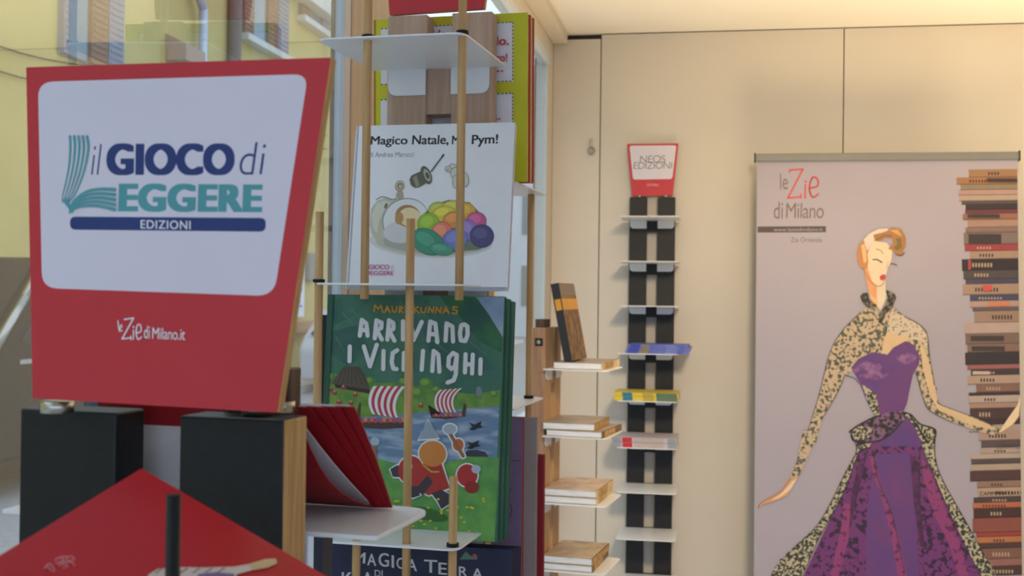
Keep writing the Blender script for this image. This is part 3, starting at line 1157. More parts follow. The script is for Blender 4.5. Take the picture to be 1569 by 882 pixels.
        pr.poly([(664 - dr, 120 + dr), (690, 60), (715, 12 - dr), (745, 50), (775 + dr, 112 + dr)], f(C(150, 162, 176)))
        pr.ell(885, 150, 30 + dr, 34 + dr, f(C(196, 100, 60)))
        pr.stroke([(838, 85), (912, 212)], 20 + 2 * dr, f(C(150, 104, 70)))
        pr.ell(838, 62, 36 + dr, 28 + dr, f(C(168, 180, 190)))
        pr.poly([(505 - dr, 285), (545, 262 - dr), (572, 280), (570, 330 + dr), (520, 328 + dr)], f(dk))
        pr.ell(620, 290, 70 + dr, 78 + dr, f(rd), 10, 30)
    pr.ell(614, 270, 17, 17, C(170, 190, 206))
    pr.poly([(640, 400), (715, 320), (745, 355), (690, 430)], dk)
    pr.stroke([(690, 262), (735, 300), (775, 300)], 9, C(196, 166, 60))
    for cx, cy in ((330, 160), (935, 320)):
        pr.ell(cx, cy, 66, 80 if cx < 500 else 70, wh)
        pr.ell(cx, cy, 58, 72 if cx < 500 else 62, C(210, 112, 66) if cx < 500 else C(178, 54, 52))
    pr.ell(985, 285, 26, 24, C(170, 188, 204))
    pr.ell(960, 385, 40, 34, C(150, 44, 46))
    pr.stroke([(420, 145), (420, 260)], 16, C(150, 104, 70))
    pr.ell(420, 130, 26, 24, C(170, 188, 204))
    pr.ell(430, 340, 26, 30, C(206, 120, 60))
    for i in range(34):
        x, y = random.uniform(450, 1040), random.uniform(440, 640)
        pr.ell(x, y, 9, 6, C(206, 196, 60))
    pr.text('IL GIOCO DI LEGGERE', (780, 640), (1000, 646), (781, 622), C(150, 190, 150), 0, 0, 1.1)
    pr.conv = z6
    pr.ell(235, 800, 30, 38, wh)
    pr.ell(235, 802, 24, 30, C(210, 112, 66))
    pr.poly([(205, 780), (235, 738), (262, 778)], C(110, 130, 170))
    pr.poly([(165, 70), (200, 72), (160, 900), (125, 900)], M('cover_hinge', (40, 84, 68), .42, var=.2))


a0, a1, b0, b1 = span(vf, (506.4, 449.5), (778, 455), (484, 813), (756, 831))
vik = book('picture_book', 'green picture book with striped sail ships on its cover, front copy on the wooden stand', 'book', vf, a0, a1, b0, b1, .012, VG, group='green ship picture books', writer=vik_print, back=M('green_board', (46, 92, 64), .45))
for k, w in ((1, 'second'), (2, 'third')):
    f2 = Fr(vf.pt(0, 0, -.0135 * k), 13, 5)
    book('picture_book', w + ' green picture book, tucked behind the striped sail ships cover', 'book', f2, a0 + .002 * k, a1 + .003 * k, b0, b1 - .002 * k, .012, VG, group='green ship picture books', back=M('green_board', (46, 92, 64), .45))
bf = Fr(vf.pt(0, 0, -.045), 13, 4)
q = bf.px(487, 482)
book('picture_book', 'thin black book sticking out left of the green ships cover', 'book', bf, q[0], q[0] + .21, b0, q[1], .008, M('black_cover', (24, 26, 32), .5))

# ---- dark navy book on the lowest shelf in view
NAV = M('navy_cover', (36, 42, 72), .42, second=(28, 32, 58), scale=12)
gf = Fr(mid_fr.pt(0, 0, .1), 13, 3)
gf.o = P(640, 850, (mid_fr.pt(0, 0, .1) - CAM).dot(R @ Vector((0, 0, -1))))


def terra_print(pr):
    pr.conv = z7
    ink = C(206, 206, 208)
    pr.text('M', (296, 812), (362, 812), (300, 752), ink, .02)
    x = 374
    for ch, w, y0, y1 in (('A', 50, 756, 822), ('G', 58, 752, 828), ('I', 14, 764, 834), ('C', 44, 778, 840), ('A', 56, 786, 852)):
        pr.text(ch, (x, y1), (x + w, y1 + 4), (x, y0), ink, .012)
        x += w + 14
    for ch, x, w, y0, y1 in (('T', 692, 74, 790, 862), ('E', 772, 48, 806, 872), ('R', 836, 40, 820, 876), ('R', 886, 48, 828, 884), ('A', 960, 60, 838, 896)):
        pr.text(ch, (x, y1), (x + w, y1 + 4), (x, y0), ink, .012)
    pr.text('DI', (416, 884), (460, 886), (416, 848), ink, 0)
    for ch, x, w in (('K', 232, 60), ('A', 345, 62)):
        pr.text(ch, (x, 940), (x + w, 942), (x, 860), ink, .012)
    pr.poly([(890, 790), (925, 745), (960, 775), (985, 765), (990, 790)], C(96, 124, 104))
    pr.ell(975, 768, 12, 10, C(190, 70, 80))


q0, q1 = gf.px(505, 838), gf.px(784, 829)
q2 = (mid_fr.pt(0, Z3 - .309, 0) - gf.o).dot(gf.v)
book('picture_book', 'dark navy picture book with pale lettering below the green ships book', 'book', gf, q0[0], q1[0], q2, (q0[1] + q1[1]) / 2, .012, NAV, group='navy picture books', writer=terra_print)
for k, w in ((1, 'second'), (2, 'third'), (3, 'rearmost')):
    g2 = Fr(gf.pt(0, 0, -.0135 * k), 13, 3)
    book('picture_book', w + ' dark navy picture book behind the pale lettered copy', 'book', g2, q0[0] + .001, q1[0] + .0005 * k, q2, (q0[1] + q1[1]) / 2 - .001 * k, .012, NAV, group='navy picture books')

# ---- yellow board book on the back of the middle stand
YLB = M('lime_yellow_cover', (206, 204, 40), .45, var=.04)
REDP = M('red_page_edges', (190, 70, 66), .6, second=(225, 190, 180), scale=300, stretch=(1, 1, .02))
yf = Fr(mid_fr.pt(0, .157 + .003, -TT - .012), 14, -2)
z4 = Z(460, 0, 3.92)


def yellow_print(pr):
    wh = C(232, 230, 236)
    red = C(200, 62, 66)
    ink = C(70, 66, 70)
    pr.conv = z4
    for y0, y1 in ((130, 490), (557, 900), (925, 1105)):
        pr.poly([(485, y0 + 40), (1280, y0), (1280, y1), (485, y1 + 20)], wh)
        n = 16
        for k in range(n):
            a = y0 + (y1 - y0) * k / n
            pr.poly([(1274, a), (1280, a), (1280, a + (y1 - y0) / n * .6), (1274, a + (y1 - y0) / n * .6)], ink)
        for k in range(34):
            a = 485 + 795 * k / 34
            o0, o1 = 40 - 40 * k / 34, 20 - 20 * k / 34
            pr.poly([(a, y0 + o0), (a + 13, y0 + o0), (a + 13, y0 + o0 + 6), (a, y0 + o0 + 6)], ink)
            pr.poly([(a, y1 + o1 - 6), (a + 13, y1 + o1 - 6), (a + 13, y1 + o1), (a, y1 + o1)], ink)
    pr.text('ido', (800, 228), (882, 226), (800, 182), red, .02)
    pr.text('do.', (1156, 276), (1257, 272), (1156, 222), red, .026)
    pr.text('ro!', (1180, 372), (1248, 370), (1180, 324), red, .02)
    pr.text('...', (1162, 436), (1222, 434), (1162, 424), red, .02)
    pr.text('c', (804, 656), (834, 656), (804, 630), red, .02)
    pr.text('r', (1006, 730), (1026, 730), (1006, 670), red, .02)
    pr.text('a.', (1150, 722), (1206, 720), (1150, 684), red, .026)
    pr.poly([(1100, 940), (1180, 936), (1180, 1090), (1100, 1090)], C(226, 222, 226))
    pr.poly([(1122, 960), (1142, 958), (1142, 1070), (1122, 1070)], C(180, 150, 140))


qa = yf.px(574, 31)
qb = yf.px(808.5, 18)
b0 = .0003
book('board_book', 'lime yellow book with red words, standing behind the wooden stand', 'book', yf, qa[0], qb[0], b0, (qa[1] + qb[1]) / 2, .018, YLB, writer=yellow_print, pagemat=REDP, group='lime yellow books', back=M('red_board', (190, 60, 60)))
yf2 = Fr(yf.pt(0, 0, -.0195), 14, -2)
book('board_book', 'second lime yellow book, showing only a red edge behind the front copy', 'book', yf2, qa[0] + .002, qb[0] + .001, b0, (qa[1] + qb[1]) / 2 - .001, .018, YLB, pagemat=REDP, group='lime yellow books', back=M('red_board', (190, 60, 60)))

# ---- books on the lower back shelf of the middle stand
PURP = M('purple_grey_cover', (132, 112, 142), .5, var=.08)
uf = Fr(mid_fr.pt(0, -.467, -TT - .03), 14, -1)


def purple_print(pr):
    pr.conv = z7
    k = C(88, 76, 96)
    pr.curve([(1120, 245), (1180, 240), (1230, 238)], 5, k)
    pr.curve([(1130, 410), (1165, 396), (1175, 400), (1150, 420), (1160, 470), (1180, 500), (1170, 560)], 6, k)
    pr.curve([(1105, 570), (1150, 580), (1180, 575)], 4, k)
    pr.curve([(1125, 200), (1150, 180), (1170, 195)], 5, k)


qa = uf.px(770, 642)
qb = uf.px(800.5, 640)
book('picture_book', 'purple grey picture book under the rear shelf, right of the green ships cover', 'book', uf, qb[0] - .22, qb[0], .0003, qb[1], .012, PURP, writer=purple_print, pagemat=M('red_orange_edges', (196, 84, 60), .6, second=(226, 170, 120), scale=200, stretch=(1, 1, .05)), back=M('red_board', (190, 60, 60)))
uf2 = Fr(uf.pt(0, 0, -.016), 14, -1)
qc = uf2.px(821.5, 697)
book('picture_book', 'tall grey book behind the purple grey picture book', 'book', uf2, qc[0] - .2, qc[0], .0003, uf2.px(815, 640)[1], .01, M('taupe_cover', (166, 152, 146), .5))
uf3 = Fr(uf2.pt(0, 0, -.014), 14, -1)
qc = uf3.px(833, 697)
book('picture_book', 'dark red book sticking out furthest right behind the wooden stand', 'book', uf3, qc[0] - .2, qc[0], .0003, qc[1], .01, M('dark_red_cover', (150, 34, 44), .5))

# ---- books on the far black stand


def far_book(i, label, cat, a0, a1, c0, c1, h, k, m, group, turn=0.0, bands=()):
    z = CAM.z + far_sh[i] + .0028 + k
    c = far_fr.pt((a0 + a1) / 2, 0, (c0 + c1) / 2)
    th = math.radians(turn)
    u = far_fr.u * math.cos(th) + far_fr.n * math.sin(th)
    n = far_fr.u * -math.sin(th) + far_fr.n * math.cos(th)
    f = Fr((c.x, c.y, z), axes=(u, Vector((0, 0, 1)), n))
    w, d = (a1 - a0) / 2, (c1 - c0) / 2
    t = thing('book', (c.x, c.y, z), label, cat, group)
    mb = MB()
    for z0, z1 in ((0, .0012), (h - .0012, h)):
        mb.box(f, -w, w, z0, z1, -d, d, m)
    mb.box(f, -w, w, 0, h, d - .0012, d + .0004, m)
    for x0, x1, bm in bands:
        mb.box(f, -w + 2 * w * x0, -w + 2 * w * x1, .0003, h - .0003, d, d + .001, bm)
    mb.build('cover', t)
    q = MB()
    q.box(f, -w + .002, w - .002, .0012, h - .0012, -d + .002, d - .0012, PAGES)
    q.build('pages', t)
    return t


BLU = M('blue_cover', (86, 98, 186), .45, second=(110, 120, 196), scale=60)
for k in range(4):
    far_book(3, ('lowest', 'second lowest', 'third', 'topmost')[k] + ' blue paperback in the blue stack on the black stand', 'book', -.072 + .004 * k, .128 + .004 * (k % 3), .04, .185 - .003 * k, .0068, .0072 * k, BLU, 'blue paperbacks', 1.0 * k - 1,
             [(.04, .2, M('deep_blue', (60, 76, 176))), (.22, .36, M('olive_band', (140, 128, 110))), (.62, .8, M('light_blue_band', (120, 132, 204)))])
YCV = M('yellow_cover', (216, 192, 74), .45)
for k in range(2):
    far_book(4, ('lower', 'upper')[k] + ' yellow paperback with blue band on the black stand', 'book', -.105, .1, .04, .19 - .004 * k, .0125, .0129 * k, YCV, 'yellow paperbacks', 1.5 * k,
             [(.14, .29, M('cyan_band', (40, 120, 156))), (.45, .62, M('olive_yellow', (180, 164, 70))), (.66, .98, M('rust_band', (178, 130, 110) if k else (90, 120, 100)))])
GCV = M('pale_lilac_cover', (196, 188, 196), .45)
for k in range(2):
    far_book(5, ('lower', 'upper')[k] + ' pale grey paperback with red band on the black stand', 'book', -.108, .096, .03, .19 - .003 * k, .015, .0154 * k, GCV, 'pale grey paperbacks', 1.2 * k,
             [(.0, .14, M('slate_band', (150, 156, 170))), (.16, .31, M('red_band', (196, 48, 56))), (.34, .8, M('greige_band', (186, 172, 172))), (.86, .99, M('slate_band', (150, 156, 170)))])
mb = MB()

# ---- books on the side stand
BROWNC = M('brown_photo_cover', (136, 120, 106), .35, second=(176, 158, 140), scale=30, detail=6)
OCHRE = M('ochre_spine', (206, 170, 104), .45, second=(150, 110, 60), scale=60)


def side_book(i, label, a0, L, c0, wd, k, h, turn, cover, spine, group):
    z = CAM.z + side_sh[i] + .0028 + k
    o = side_fr.pt(a0, 0, c0)
    th = math.radians(turn)
    u = side_fr.n * math.cos(th) + side_fr.u * math.sin(th)        # along the shelf's depth
    n = -side_fr.u * math.cos(th) + side_fr.n * math.sin(th)       # towards the camera
    f = Fr((o.x, o.y, z), axes=(u, Vector((0, 0, 1)), n))
    t = thing('art_book', f.pt(wd / 2, 0, -L / 2), label, 'book', group)
    mb = MB()
    for z0, z1 in ((0, .0015), (h - .0015, h)):
        mb.box(f, 0, wd, z0, z1, -L, 0, cover)
    mb.box(f, wd - .0015, wd + .0004, 0, h, -L, 0, spine)
    mb.box(f, wd, wd + .0012, .001, h - .001, -L * .62, -L * .12, OCHRE)
    mb.build('cover', t)
    q = MB()
    q.box(f, .002, wd - .0015, .0015, h - .0015, -L + .003, -.001, PAGES)
    q.build('pages', t)
    return f


SP1 = M('brown_spine', (120, 92, 66), .45)
LIGHTSP = M('cream_spine', (222, 196, 152), .5)
g = 'art books on the side stand'
f0 = side_book(0, 'art book lying flat alone on the top shelf by the window corner', -.085, .2, .022, .116, 0, .0165, 0, BROWNC, LIGHTSP, g)
side_book(1, 'lower of two art books on the second shelf from top by the corner', -.09, .19, .008, .135, 0, .015, -2, BROWNC, SP1, g)
side_book(1, 'upper art book on the second shelf from top by the corner', -.092, .185, -.006 + .006, .124, .0155, .0165, 2, BROWNC, OCHRE, g)
side_book(2, 'lower of two art books on the third shelf from top by the corner', -.085, .19, .004, .125, 0, .0165, 1, BROWNC, LIGHTSP, g)
side_book(2, 'upper art book on the third shelf from top by the corner', -.085, .19, .004, .125, .017, .0165, 0, M('pink_photo_cover', (186, 150, 128), .35, second=(216, 190, 164), scale=30), LIGHTSP, g)
side_book(3, 'lower of two art books on the lowest visible shelf by the corner', -.085, .19, .003, .118, 0, .016, 1, BROWNC, SP1, g)
side_book(3, 'upper art book on the lowest visible shelf by the corner', -.085, .185, .003, .118, .0165, .0165, 0, M('tan_photo_cover', (170, 140, 112), .35, second=(204, 178, 140), scale=30), OCHRE, g)
# leaning book: spine towards the camera, cover towards the right
lb = MB()
zb = CAM.z + side_sh[0] + .0028 + .0166
hB, tilt = .187, math.radians(11)
bu = side_u
bv = Vector((0, 0, 1)) * math.cos(tilt) - side_n * math.sin(tilt)
bn = bu.cross(bv)
lo = side_fr.pt(-.083, 0, .068)
lf = Fr((lo.x, lo.y, zb), axes=(bu, bv, bn))
GOLD = M('golden_photo_cover', (150, 112, 64), .4, second=(84, 60, 40), scale=50, detail=6)


def lean_print(pr):
    pass


lt = thing('art_book', (lo.x, lo.y, zb), 'brown art book leaning upright on the flat book by the window corner', 'book', g)
DSP = M('charcoal_spine', (44, 46, 52), .5)
lb.box(lf, 0, .15, 0.0035, hB, -.002, 0, GOLD)
lb.box(lf, 0, .15, 0.0035, hB, -.019, -.017, DSP)
lb.box(lf, -.0015, .0015, 0.0035, hB, -.019, 0, DSP)
lb.box(lf, .001, .149, hB * .66, hB * .80, 0, .0005, M('amber_band', (206, 150, 62), .4))
lb.box(lf, .001, .149, hB * .84, hB * .985, 0, .0005, M('grey_brown_band', (120, 108, 98), .4))
lb.box(lf, -.0022, -.0014, hB * .66, hB * .80, -.016, -.002, M('amber_band', (206, 150, 62), .4))
lb.build('cover', lt)
q = MB()
q.box(lf, .0015, .147, .006, hB - .003, -.017, -.002, PAGES)
q.build('pages', lt)

# ------------------------------------------------------------------ leaflets on the near stand
REDL = M('leaflet_red', (190, 36, 40), .32, var=.05)
REDB = M('booklet_red', (158, 30, 38), .4, var=.06)
GREYP = M('inner_page', (214, 208, 206), .5)


def sheet(name, label, cat, p, u, v, lu, lv, t, m, group=None, mback=None, fold=None):
    u = u.normalized()
    n = u.cross(v).normalized()
    v = n.cross(u)
    if (CAM - p).dot(n) < 0:
        n = -n
    f = Fr(p, axes=(u, v, n))
    return f


# rear booklets: tops against the board, feet sliding out on the rear shelf
zs = CAM.z + sh_n + .0027
for i in range(5):
    top = near_fr.pt(.062 + .0065 * i, zt + .002, -TT - .007 - .004 * i)
    foot = RP(577 + 6.0 * i, 779, (0, 0, zs), Vector((0, 0, 1)))
    foot = Vector((foot.x, foot.y, zs + .0004))
    u = -near_fr.u
    lu = .118
    n = u.cross(top - foot).normalized()
    if n.dot(CAM - foot) < 0:
        n = -n
    t = thing('booklet', foot, ('front', 'second', 'third', 'fourth', 'rearmost')[i] + ' red booklet leaning behind the black stand, counted from the board', 'booklet', 'red booklets behind the black stand')
    for part, m, off in (('cover', REDB, 0), ('pages', GREYP, .0009)):
        mb = MB()
        N = 8
        lows, ups = [], []
        for k in range(N + 1):
            s_ = k / N
            bow = math.sin(s_ * math.pi) * ((-.014 if part == 'cover' else -.002) if i == 0 else .002)
            c = foot + (top - foot) * s_ + n * (-off) - n * bow
            ex = .003 if part == 'pages' else 0
            lows.append((c + u * ex, c + u * (lu - ex)))
        for k in range(N):
            a, b = lows[k], lows[k + 1]
            th = n * .0006
            mb.solid([a[0], a[1], b[1], b[0]], [a[0] - th, a[1] - th, b[1] - th, b[0] - th], m)
        mb.build(part, t)
    if i == 0:
        mb = MB()
        q = [foot + u * .058 + (top - foot) * .18 + n * .012, foot + u * (lu + .015) + (top - foot) * .36 + n * .012,
             top + u * (lu + .01) - (top - foot) * .14 + n * .006, top + u * .058 - (top - foot) * .14 + n * .006]
        mid_ = [(q[0] + q[3]) / 2 + n * .018, (q[1] + q[2]) / 2 + n * .018]
        for qq in ([q[0], q[1], mid_[1], mid_[0]], [mid_[0], mid_[1], q[2], q[3]]):
            mb.solid([p - n * .0005 for p in qq], qq, GREYP)
        tag(mb.build('inner_page', t), 'pale inner page bulging between the black columns')

# red leaflet in front
A = P(217, 717, .52)
Lp = P(-60, 887, .42)
Rp_ = P(520, 894, .48)
u = (Rp_ - A).normalized()
v = (Lp - A)
n = u.cross(v).normalized()
if n.dot(CAM - A) < 0:
    n = -n
v2 = n.cross(u)
lf2 = Fr(A, axes=(u, v2, n))
mb = MB()
leaf = thing('leaflet', A, 'large glossy red leaflet lying corner up in front of the black stand', 'leaflet')
Lv = Lp - A
e1, e2 = u * .17, Lv * 1.02
mb.solid([A - n * .0012, A + e1 - n * .0012, A + e1 + e2 - n * .0012, A + e2 - n * .0012], [A, A + e1, A + e1 + e2, A + e2], REDL)
pr = Print(lf2, mb, 0, .00006, Z(0, 578, 2.902))
pk = C(216, 130, 132)
for st in ([(245, 815), (262, 800), (285, 812), (262, 822)], [(270, 800), (292, 796), (300, 812)], [(290, 800), (322, 798), (328, 812), (300, 818)], [(250, 828), (290, 822), (322, 826), (330, 838)],
           [(262, 838), (285, 832), (300, 842), (280, 850)], [(205, 840), (222, 832), (236, 850), (240, 868)], [(195, 852), (212, 846), (226, 866)]):
    pr.curve(st, 6, pk, sub=4)
sk = C(214, 182, 130)
pr.poly([(660, 880), (700, 856), (780, 848), (900, 850), (1040, 846), (1120, 832), (1180, 812), (1225, 812), (1230, 832), (1190, 850), (1120, 862), (1050, 880), (1050, 930), (640, 930)], C(216, 200, 186))
pr.poly([(1100, 836), (1180, 812), (1225, 810), (1232, 830), (1190, 850), (1120, 860)], sk)
pr.poly([(880, 880), (960, 872), (1040, 878), (1040, 930), (860, 930)], C(130, 110, 150))
for k in range(6):
    pr.stroke([(690 + 55 * k, 876), (720 + 55 * k, 856)], 4, C(90, 84, 80))
mb.build('cover', leaf)
q = MB()
d = n * -.0014
q.solid([A + d - n * .003, A + e1 + d - n * .003, A + e1 + e2 + d - n * .003, A + e2 + d - n * .003], [A + d, A + e1 + d, A + e1 + e2 + d, A + e2 + d], GREYP)
q.build('pages', leaf)

# striped carton behind the near stand
cf = Fr(P(360, 800, .93), 14)
cf.o.z = CAM.z
z_top = P(245, 700, .93).z - CAM.z
z_bot = P(245, 1100, .93).z - CAM.z
car_t = thing('carton', (cf.o.x, cf.o.y, CAM.z + z_bot), 'black and white striped carton glimpsed behind the near black stand', 'box')
mb = MB()
a0, a1 = cf.px(205, 760)[0], cf.px(494, 860)[0]
n = 22
for k in range(n):
    mb.box(cf, a0 + (a1 - a0) * k / n, a0 + (a1 - a0) * (k + 1) / n, z_bot, P(205 + 300 * k / n, 700 + 165 * k / n, .93).z - CAM.z if False else z_top - .0, -.02, 0, C(40, 42, 60) if k % 2 else C(228, 230, 238))
mb.build('carton_side', car_t)

# ------------------------------------------------------------------ roll-up banner
bo = RP(1160, 247, (0, YF - .17, 0), Vector((0, 1, 0)))
ban_fr = Fr(bo, YAW, 4.5)
ban = thing('roll_up_banner', (bo.x + .4, bo.y - .15, 0), 'roll-up banner with a drawn lady in a purple gown beside a book pile', 'banner')
aR = ban_fr.px(1559, 245)[0]
aL = 0.0
top = ban_fr.px(1160, 246)[1]
foot_v = -(bo.z - .09) / math.cos(math.radians(4.5))
BANM = M('banner_vinyl', (170, 162, 176), .5, var=.02, scale=6)
mb = MB()
mb.box(ban_fr, aL, aR, foot_v, top, -.0008, 0, BANM)
pr = Print(ban_fr, mb, 0, .00001)
pr.clip = (aL + .001, aR - .001, foot_v, top)
b4, b5, b6 = Z(1140, 220, 3.657), Z(1140, 440, 3.657), Z(1140, 660, 3.657)
LACE = M('lace_print', (196, 172, 146), .55, second=(76, 84, 72), scale=100, detail=2, lo=.5, hi=.56)
LACE2 = M('lace_print_fine', (184, 176, 150), .55, second=(56, 58, 52), scale=125, detail=2, lo=.46, hi=.52)
LACE3 = M('lace_print_light', (208, 190, 168), .55, second=(120, 116, 104), scale=130, detail=2, lo=.56, hi=.62)
PUR = M('gown_purple', (94, 62, 128), .55, second=(110, 64, 122), scale=9, detail=4)
PUR2 = M('gown_pattern', (112, 54, 116), .55, second=(52, 32, 62), scale=60, detail=4, lo=.52, hi=.58)
MAG = M('gown_magenta', (140, 62, 116), .55, second=(84, 40, 84), scale=60, detail=4, lo=.55, hi=.62)
DARKP = M('gown_dark', (62, 34, 66), .55, second=(92, 46, 92), scale=50, detail=4)
OUT = C(66, 62, 56)
SKIN = C(236, 210, 178)
SHAD = C(214, 158, 112)
# logo
pr.conv = b4
lg, lr = C(120, 108, 104), C(206, 84, 88)
pr.text('le', (202, 258), (246, 256), (202, 168), lg, .0)
pr.stroke([(254, 158), (258, 148), (330, 143), (246, 304), (318, 298)], 10, lr)
pr.stroke([(318, 282), (320, 304)], 8, lr)
pr.stroke([(344, 230), (342, 304)], 10, lr)
pr.ell(345, 212, 7, 7, lr)
pr.curve([(366, 250), (412, 236), (410, 196), (382, 192), (366, 250), (384, 300), (416, 282)], 10, lr)
pr.text('di', (166, 420), (217, 420), (168, 326), lg, 0)
pr.text('Milano', (235, 418), (446, 418), (238, 332), lg, .0, 0, .95)
pr.poly([(76, 464), (459, 462), (459, 496), (76, 498)], C(84, 74, 78))
pr.text('www.leziedimilano.it', (166, 491), (440, 489), (166, 472), C(176, 166, 170), 0)
pr.text('Zia Ortensia', (262, 553), (438, 551), (262, 526), lg, 0)
# printed pile of books
strips4 = [(145, 190, 1258, (176, 132, 96)), (190, 230, 1190, (184, 128, 90)), (230, 260, 1212, (158, 142, 112)), (260, 290, 1200, (200, 160, 148)), (290, 322, 1205, (198, 172, 150)),
           (322, 342, 1218, (96, 86, 84)), (342, 372, 1240, (66, 54, 58)), (372, 393, 1238, (126, 66, 76)), (393, 428, 1225, (166, 114, 92)), (428, 470, 1252, (186, 150, 128)), (470, 500, 1240, (152, 122, 110)),
           (500, 565, 1230, (142, 124, 116)), (565, 603, 1235, (176, 74, 80)), (603, 648, 1265, (186, 152, 130)), (648, 712, 1220, (58, 50, 54)), (712, 760, 1228, (92, 82, 80)), (760, 788, 1240, (84, 78, 104)),
           (788, 848, 1225, (186, 154, 130)), (848, 878, 1265, (92, 88, 104))]
strips5 = [(45, 78, 1265, (80, 80, 108)), (78, 115, 1265, (200, 166, 150)), (115, 135, 1280, (116, 98, 104)), (135, 200, 1290, (176, 144, 122)), (200, 262, 1235, (206, 178, 164)), (262, 320, 1240, (138, 114, 100)),
           (320, 366, 1250, (152, 118, 104)), (366, 435, 1238, (62, 54, 58)), (435, 462, 1250, (178, 108, 106)), (462, 495, 1270, (74, 64, 66)), (495, 545, 1252, (200, 170, 146)), (545, 590, 1300, (150, 114, 96)),
           (590, 608, 1258, (70, 58, 60)), (608, 650, 1258, (206, 184, 166)), (650, 680, 1265, (190, 152, 128)), (680, 745, 1265, (86, 62, 62)), (745, 772, 1268, (72, 56, 58)), (772, 812, 1260, (190, 172, 156)),
           (812, 860, 1315, (190, 164, 146))]
strips6 = [(0, 55, 1320, (196, 164, 142)), (55, 95, 1328, (104, 88, 88)), (95, 130, 1325, (200, 174, 154)), (130, 160, 1270, (206, 184, 164)), (160, 188, 1272, (98, 84, 82)), (188, 225, 1275, (200, 176, 152)), (225, 282, 1265, (96, 68, 62)),
           (282, 320, 1305, (166, 132, 110)), (320, 372, 1310, (206, 174, 142)), (372, 403, 1285, (88, 72, 72)), (403, 435, 1280, (206, 122, 80)), (435, 490, 1285, (84, 54, 52)), (490, 570, 1280, (160, 92, 76)), (570, 595, 1300, (176, 76, 66)),
           (595, 630, 1305, (206, 130, 82)), (630, 660, 1305, (92, 68, 60)), (660, 720, 1330, (146, 104, 86)), (720, 760, 1335, (168, 116, 104)), (760, 812, 1320, (92, 62, 58))]
for cv, ss in ((b4, strips4), (b5, strips5), (b6, strips6)):
    pr.conv = cv
    for y0, y1, xl, c in ss:
        c = tuple(int(v * k_) for v, k_ in zip(c, (.88, .89, .93)))
        pr.poly([(xl, y0), (1640, y0 - 4), (1640, y1 - 4), (xl + 2, y1)], C(*c))
        pr.stroke([(xl + 2, y1 - 2), (1640, y1 - 6)], 4, C(int(c[0] * .6), int(c[1] * .6), int(c[2] * .6)))
        if y1 - y0 > 30 and random.random() < .75:
            xa = xl + random.uniform(40, 120)
            n = random.randint(4, 9)
            tone = C(70, 56, 56) if sum(c) > 330 else C(176, 150, 130)
            for k in range(n):
                hgt = (y1 - y0) * .36
                pr.poly([(xa + 17 * k, (y0 + y1) / 2 - hgt / 2), (xa + 17 * k + 10, (y0 + y1) / 2 - hgt / 2), (xa + 17 * k + 10, (y0 + y1) / 2 + hgt / 2), (xa + 17 * k, (y0 + y1) / 2 + hgt / 2)], tone)
pr.conv = b4
for q in ((1360, 195, 1640, 216), (1252, 396, 1432, 416), (1258, 507, 1440, 560)):
    pr.poly([(q[0], q[1]), (q[2], q[1]), (q[2], q[3]), (q[0], q[3])], C(62, 54, 58))
pr.poly([(1255, 652), (1270, 652), (1270, 706), (1255, 706)], C(176, 74, 70))
pr.ell(1352, 808, 18, 17, C(206, 84, 70))
pr.ell(1372, 808, 18, 17, C(206, 84, 70))
pr.conv = b5
for q in ((1270, 272, 1455, 300), (1275, 330, 1460, 356)):
    pr.poly([(q[0], q[1]), (q[2], q[1]), (q[2], q[3]), (q[0], q[3])], C(66, 56, 58))
pr.poly([(1280, 470), (1375, 470), (1375, 488), (1280, 488)], C(196, 180, 168))
pr.poly([(1365, 84), (1485, 82), (1485, 104), (1365, 106)], C(210, 126, 96))
pr.text('CORNWELL', (1412, 866 + 38), (1560, 866 + 36), (1412, 866 + 14), C(66, 58, 60), 0)
pr.conv = b6
pr.text('CAMMARATA', (1320, 362), (1512, 358), (1320, 340), C(66, 50, 50), .01)
# lady: skirt
pr.poly([(590, 0), (680, 0), (720, 100), (640, 130), (560, 340), (430, 580), (320, 830), (120, 812 + 40), (200, 720), (400, 540), (470, 430), (560, 240), (620, 130), (640, 90)], LACE2)
pr.poly([(960, 0), (1070, 0), (1060, 100), (1100, 260), (1200, 430), (1330, 660), (1400, 780), (1430, 860), (1310, 860), (1180, 560), (1090, 340), (1010, 160), (980, 80)], LACE2)
pr.poly([(640, 112), (700, 90), (760, -20), (960, -20), (1010, 120), (1100, 330), (1190, 540), (1350, 860), (310, 860), (450, 560), (560, 340)], PUR2)
pr.poly([(740, 130), (920, 120), (960, 400), (980, 860), (680, 860), (690, 420)], PUR)
pr.poly([(560, 400), (602, 420), (585, 600), (520, 860), (470, 860), (540, 560)], MAG)
pr.poly([(640, 180), (690, 130), (645, 320), (602, 520), (588, 560), (600, 360)], DARKP)
pr.poly([(700, 130), (735, 150), (765, 300), (825, 450), (875, 640), (920, 860), (870, 860), (828, 620), (778, 400), (718, 220)], MAG)
pr.poly([(995, 150), (1060, 250), (1120, 420), (1200, 600), (1270, 860), (1215, 860), (1150, 640), (1060, 460), (1010, 300)], MAG)
pr.poly([(930, 130), (985, 180), (990, 420), (1010, 640), (985, 640), (950, 400)], DARKP)
for st in ([(640, 130), (540, 380), (420, 600), (310, 850)], [(1010, 130), (1100, 340), (1200, 560), (1340, 850)], [(600, 10), (630, 110), (560, 250), (470, 430), (390, 550), (200, 730)], [(1070, 30), (1070, 140), (1110, 270), (1250, 520), (1400, 790)],
           [(720, 110), (760, 300), (830, 470), (900, 800)], [(985, 100), (985, 400), (1000, 700)], [(330, 650), (240, 800)]):
    pr.curve(st, 6, C(56, 48, 50), 3)
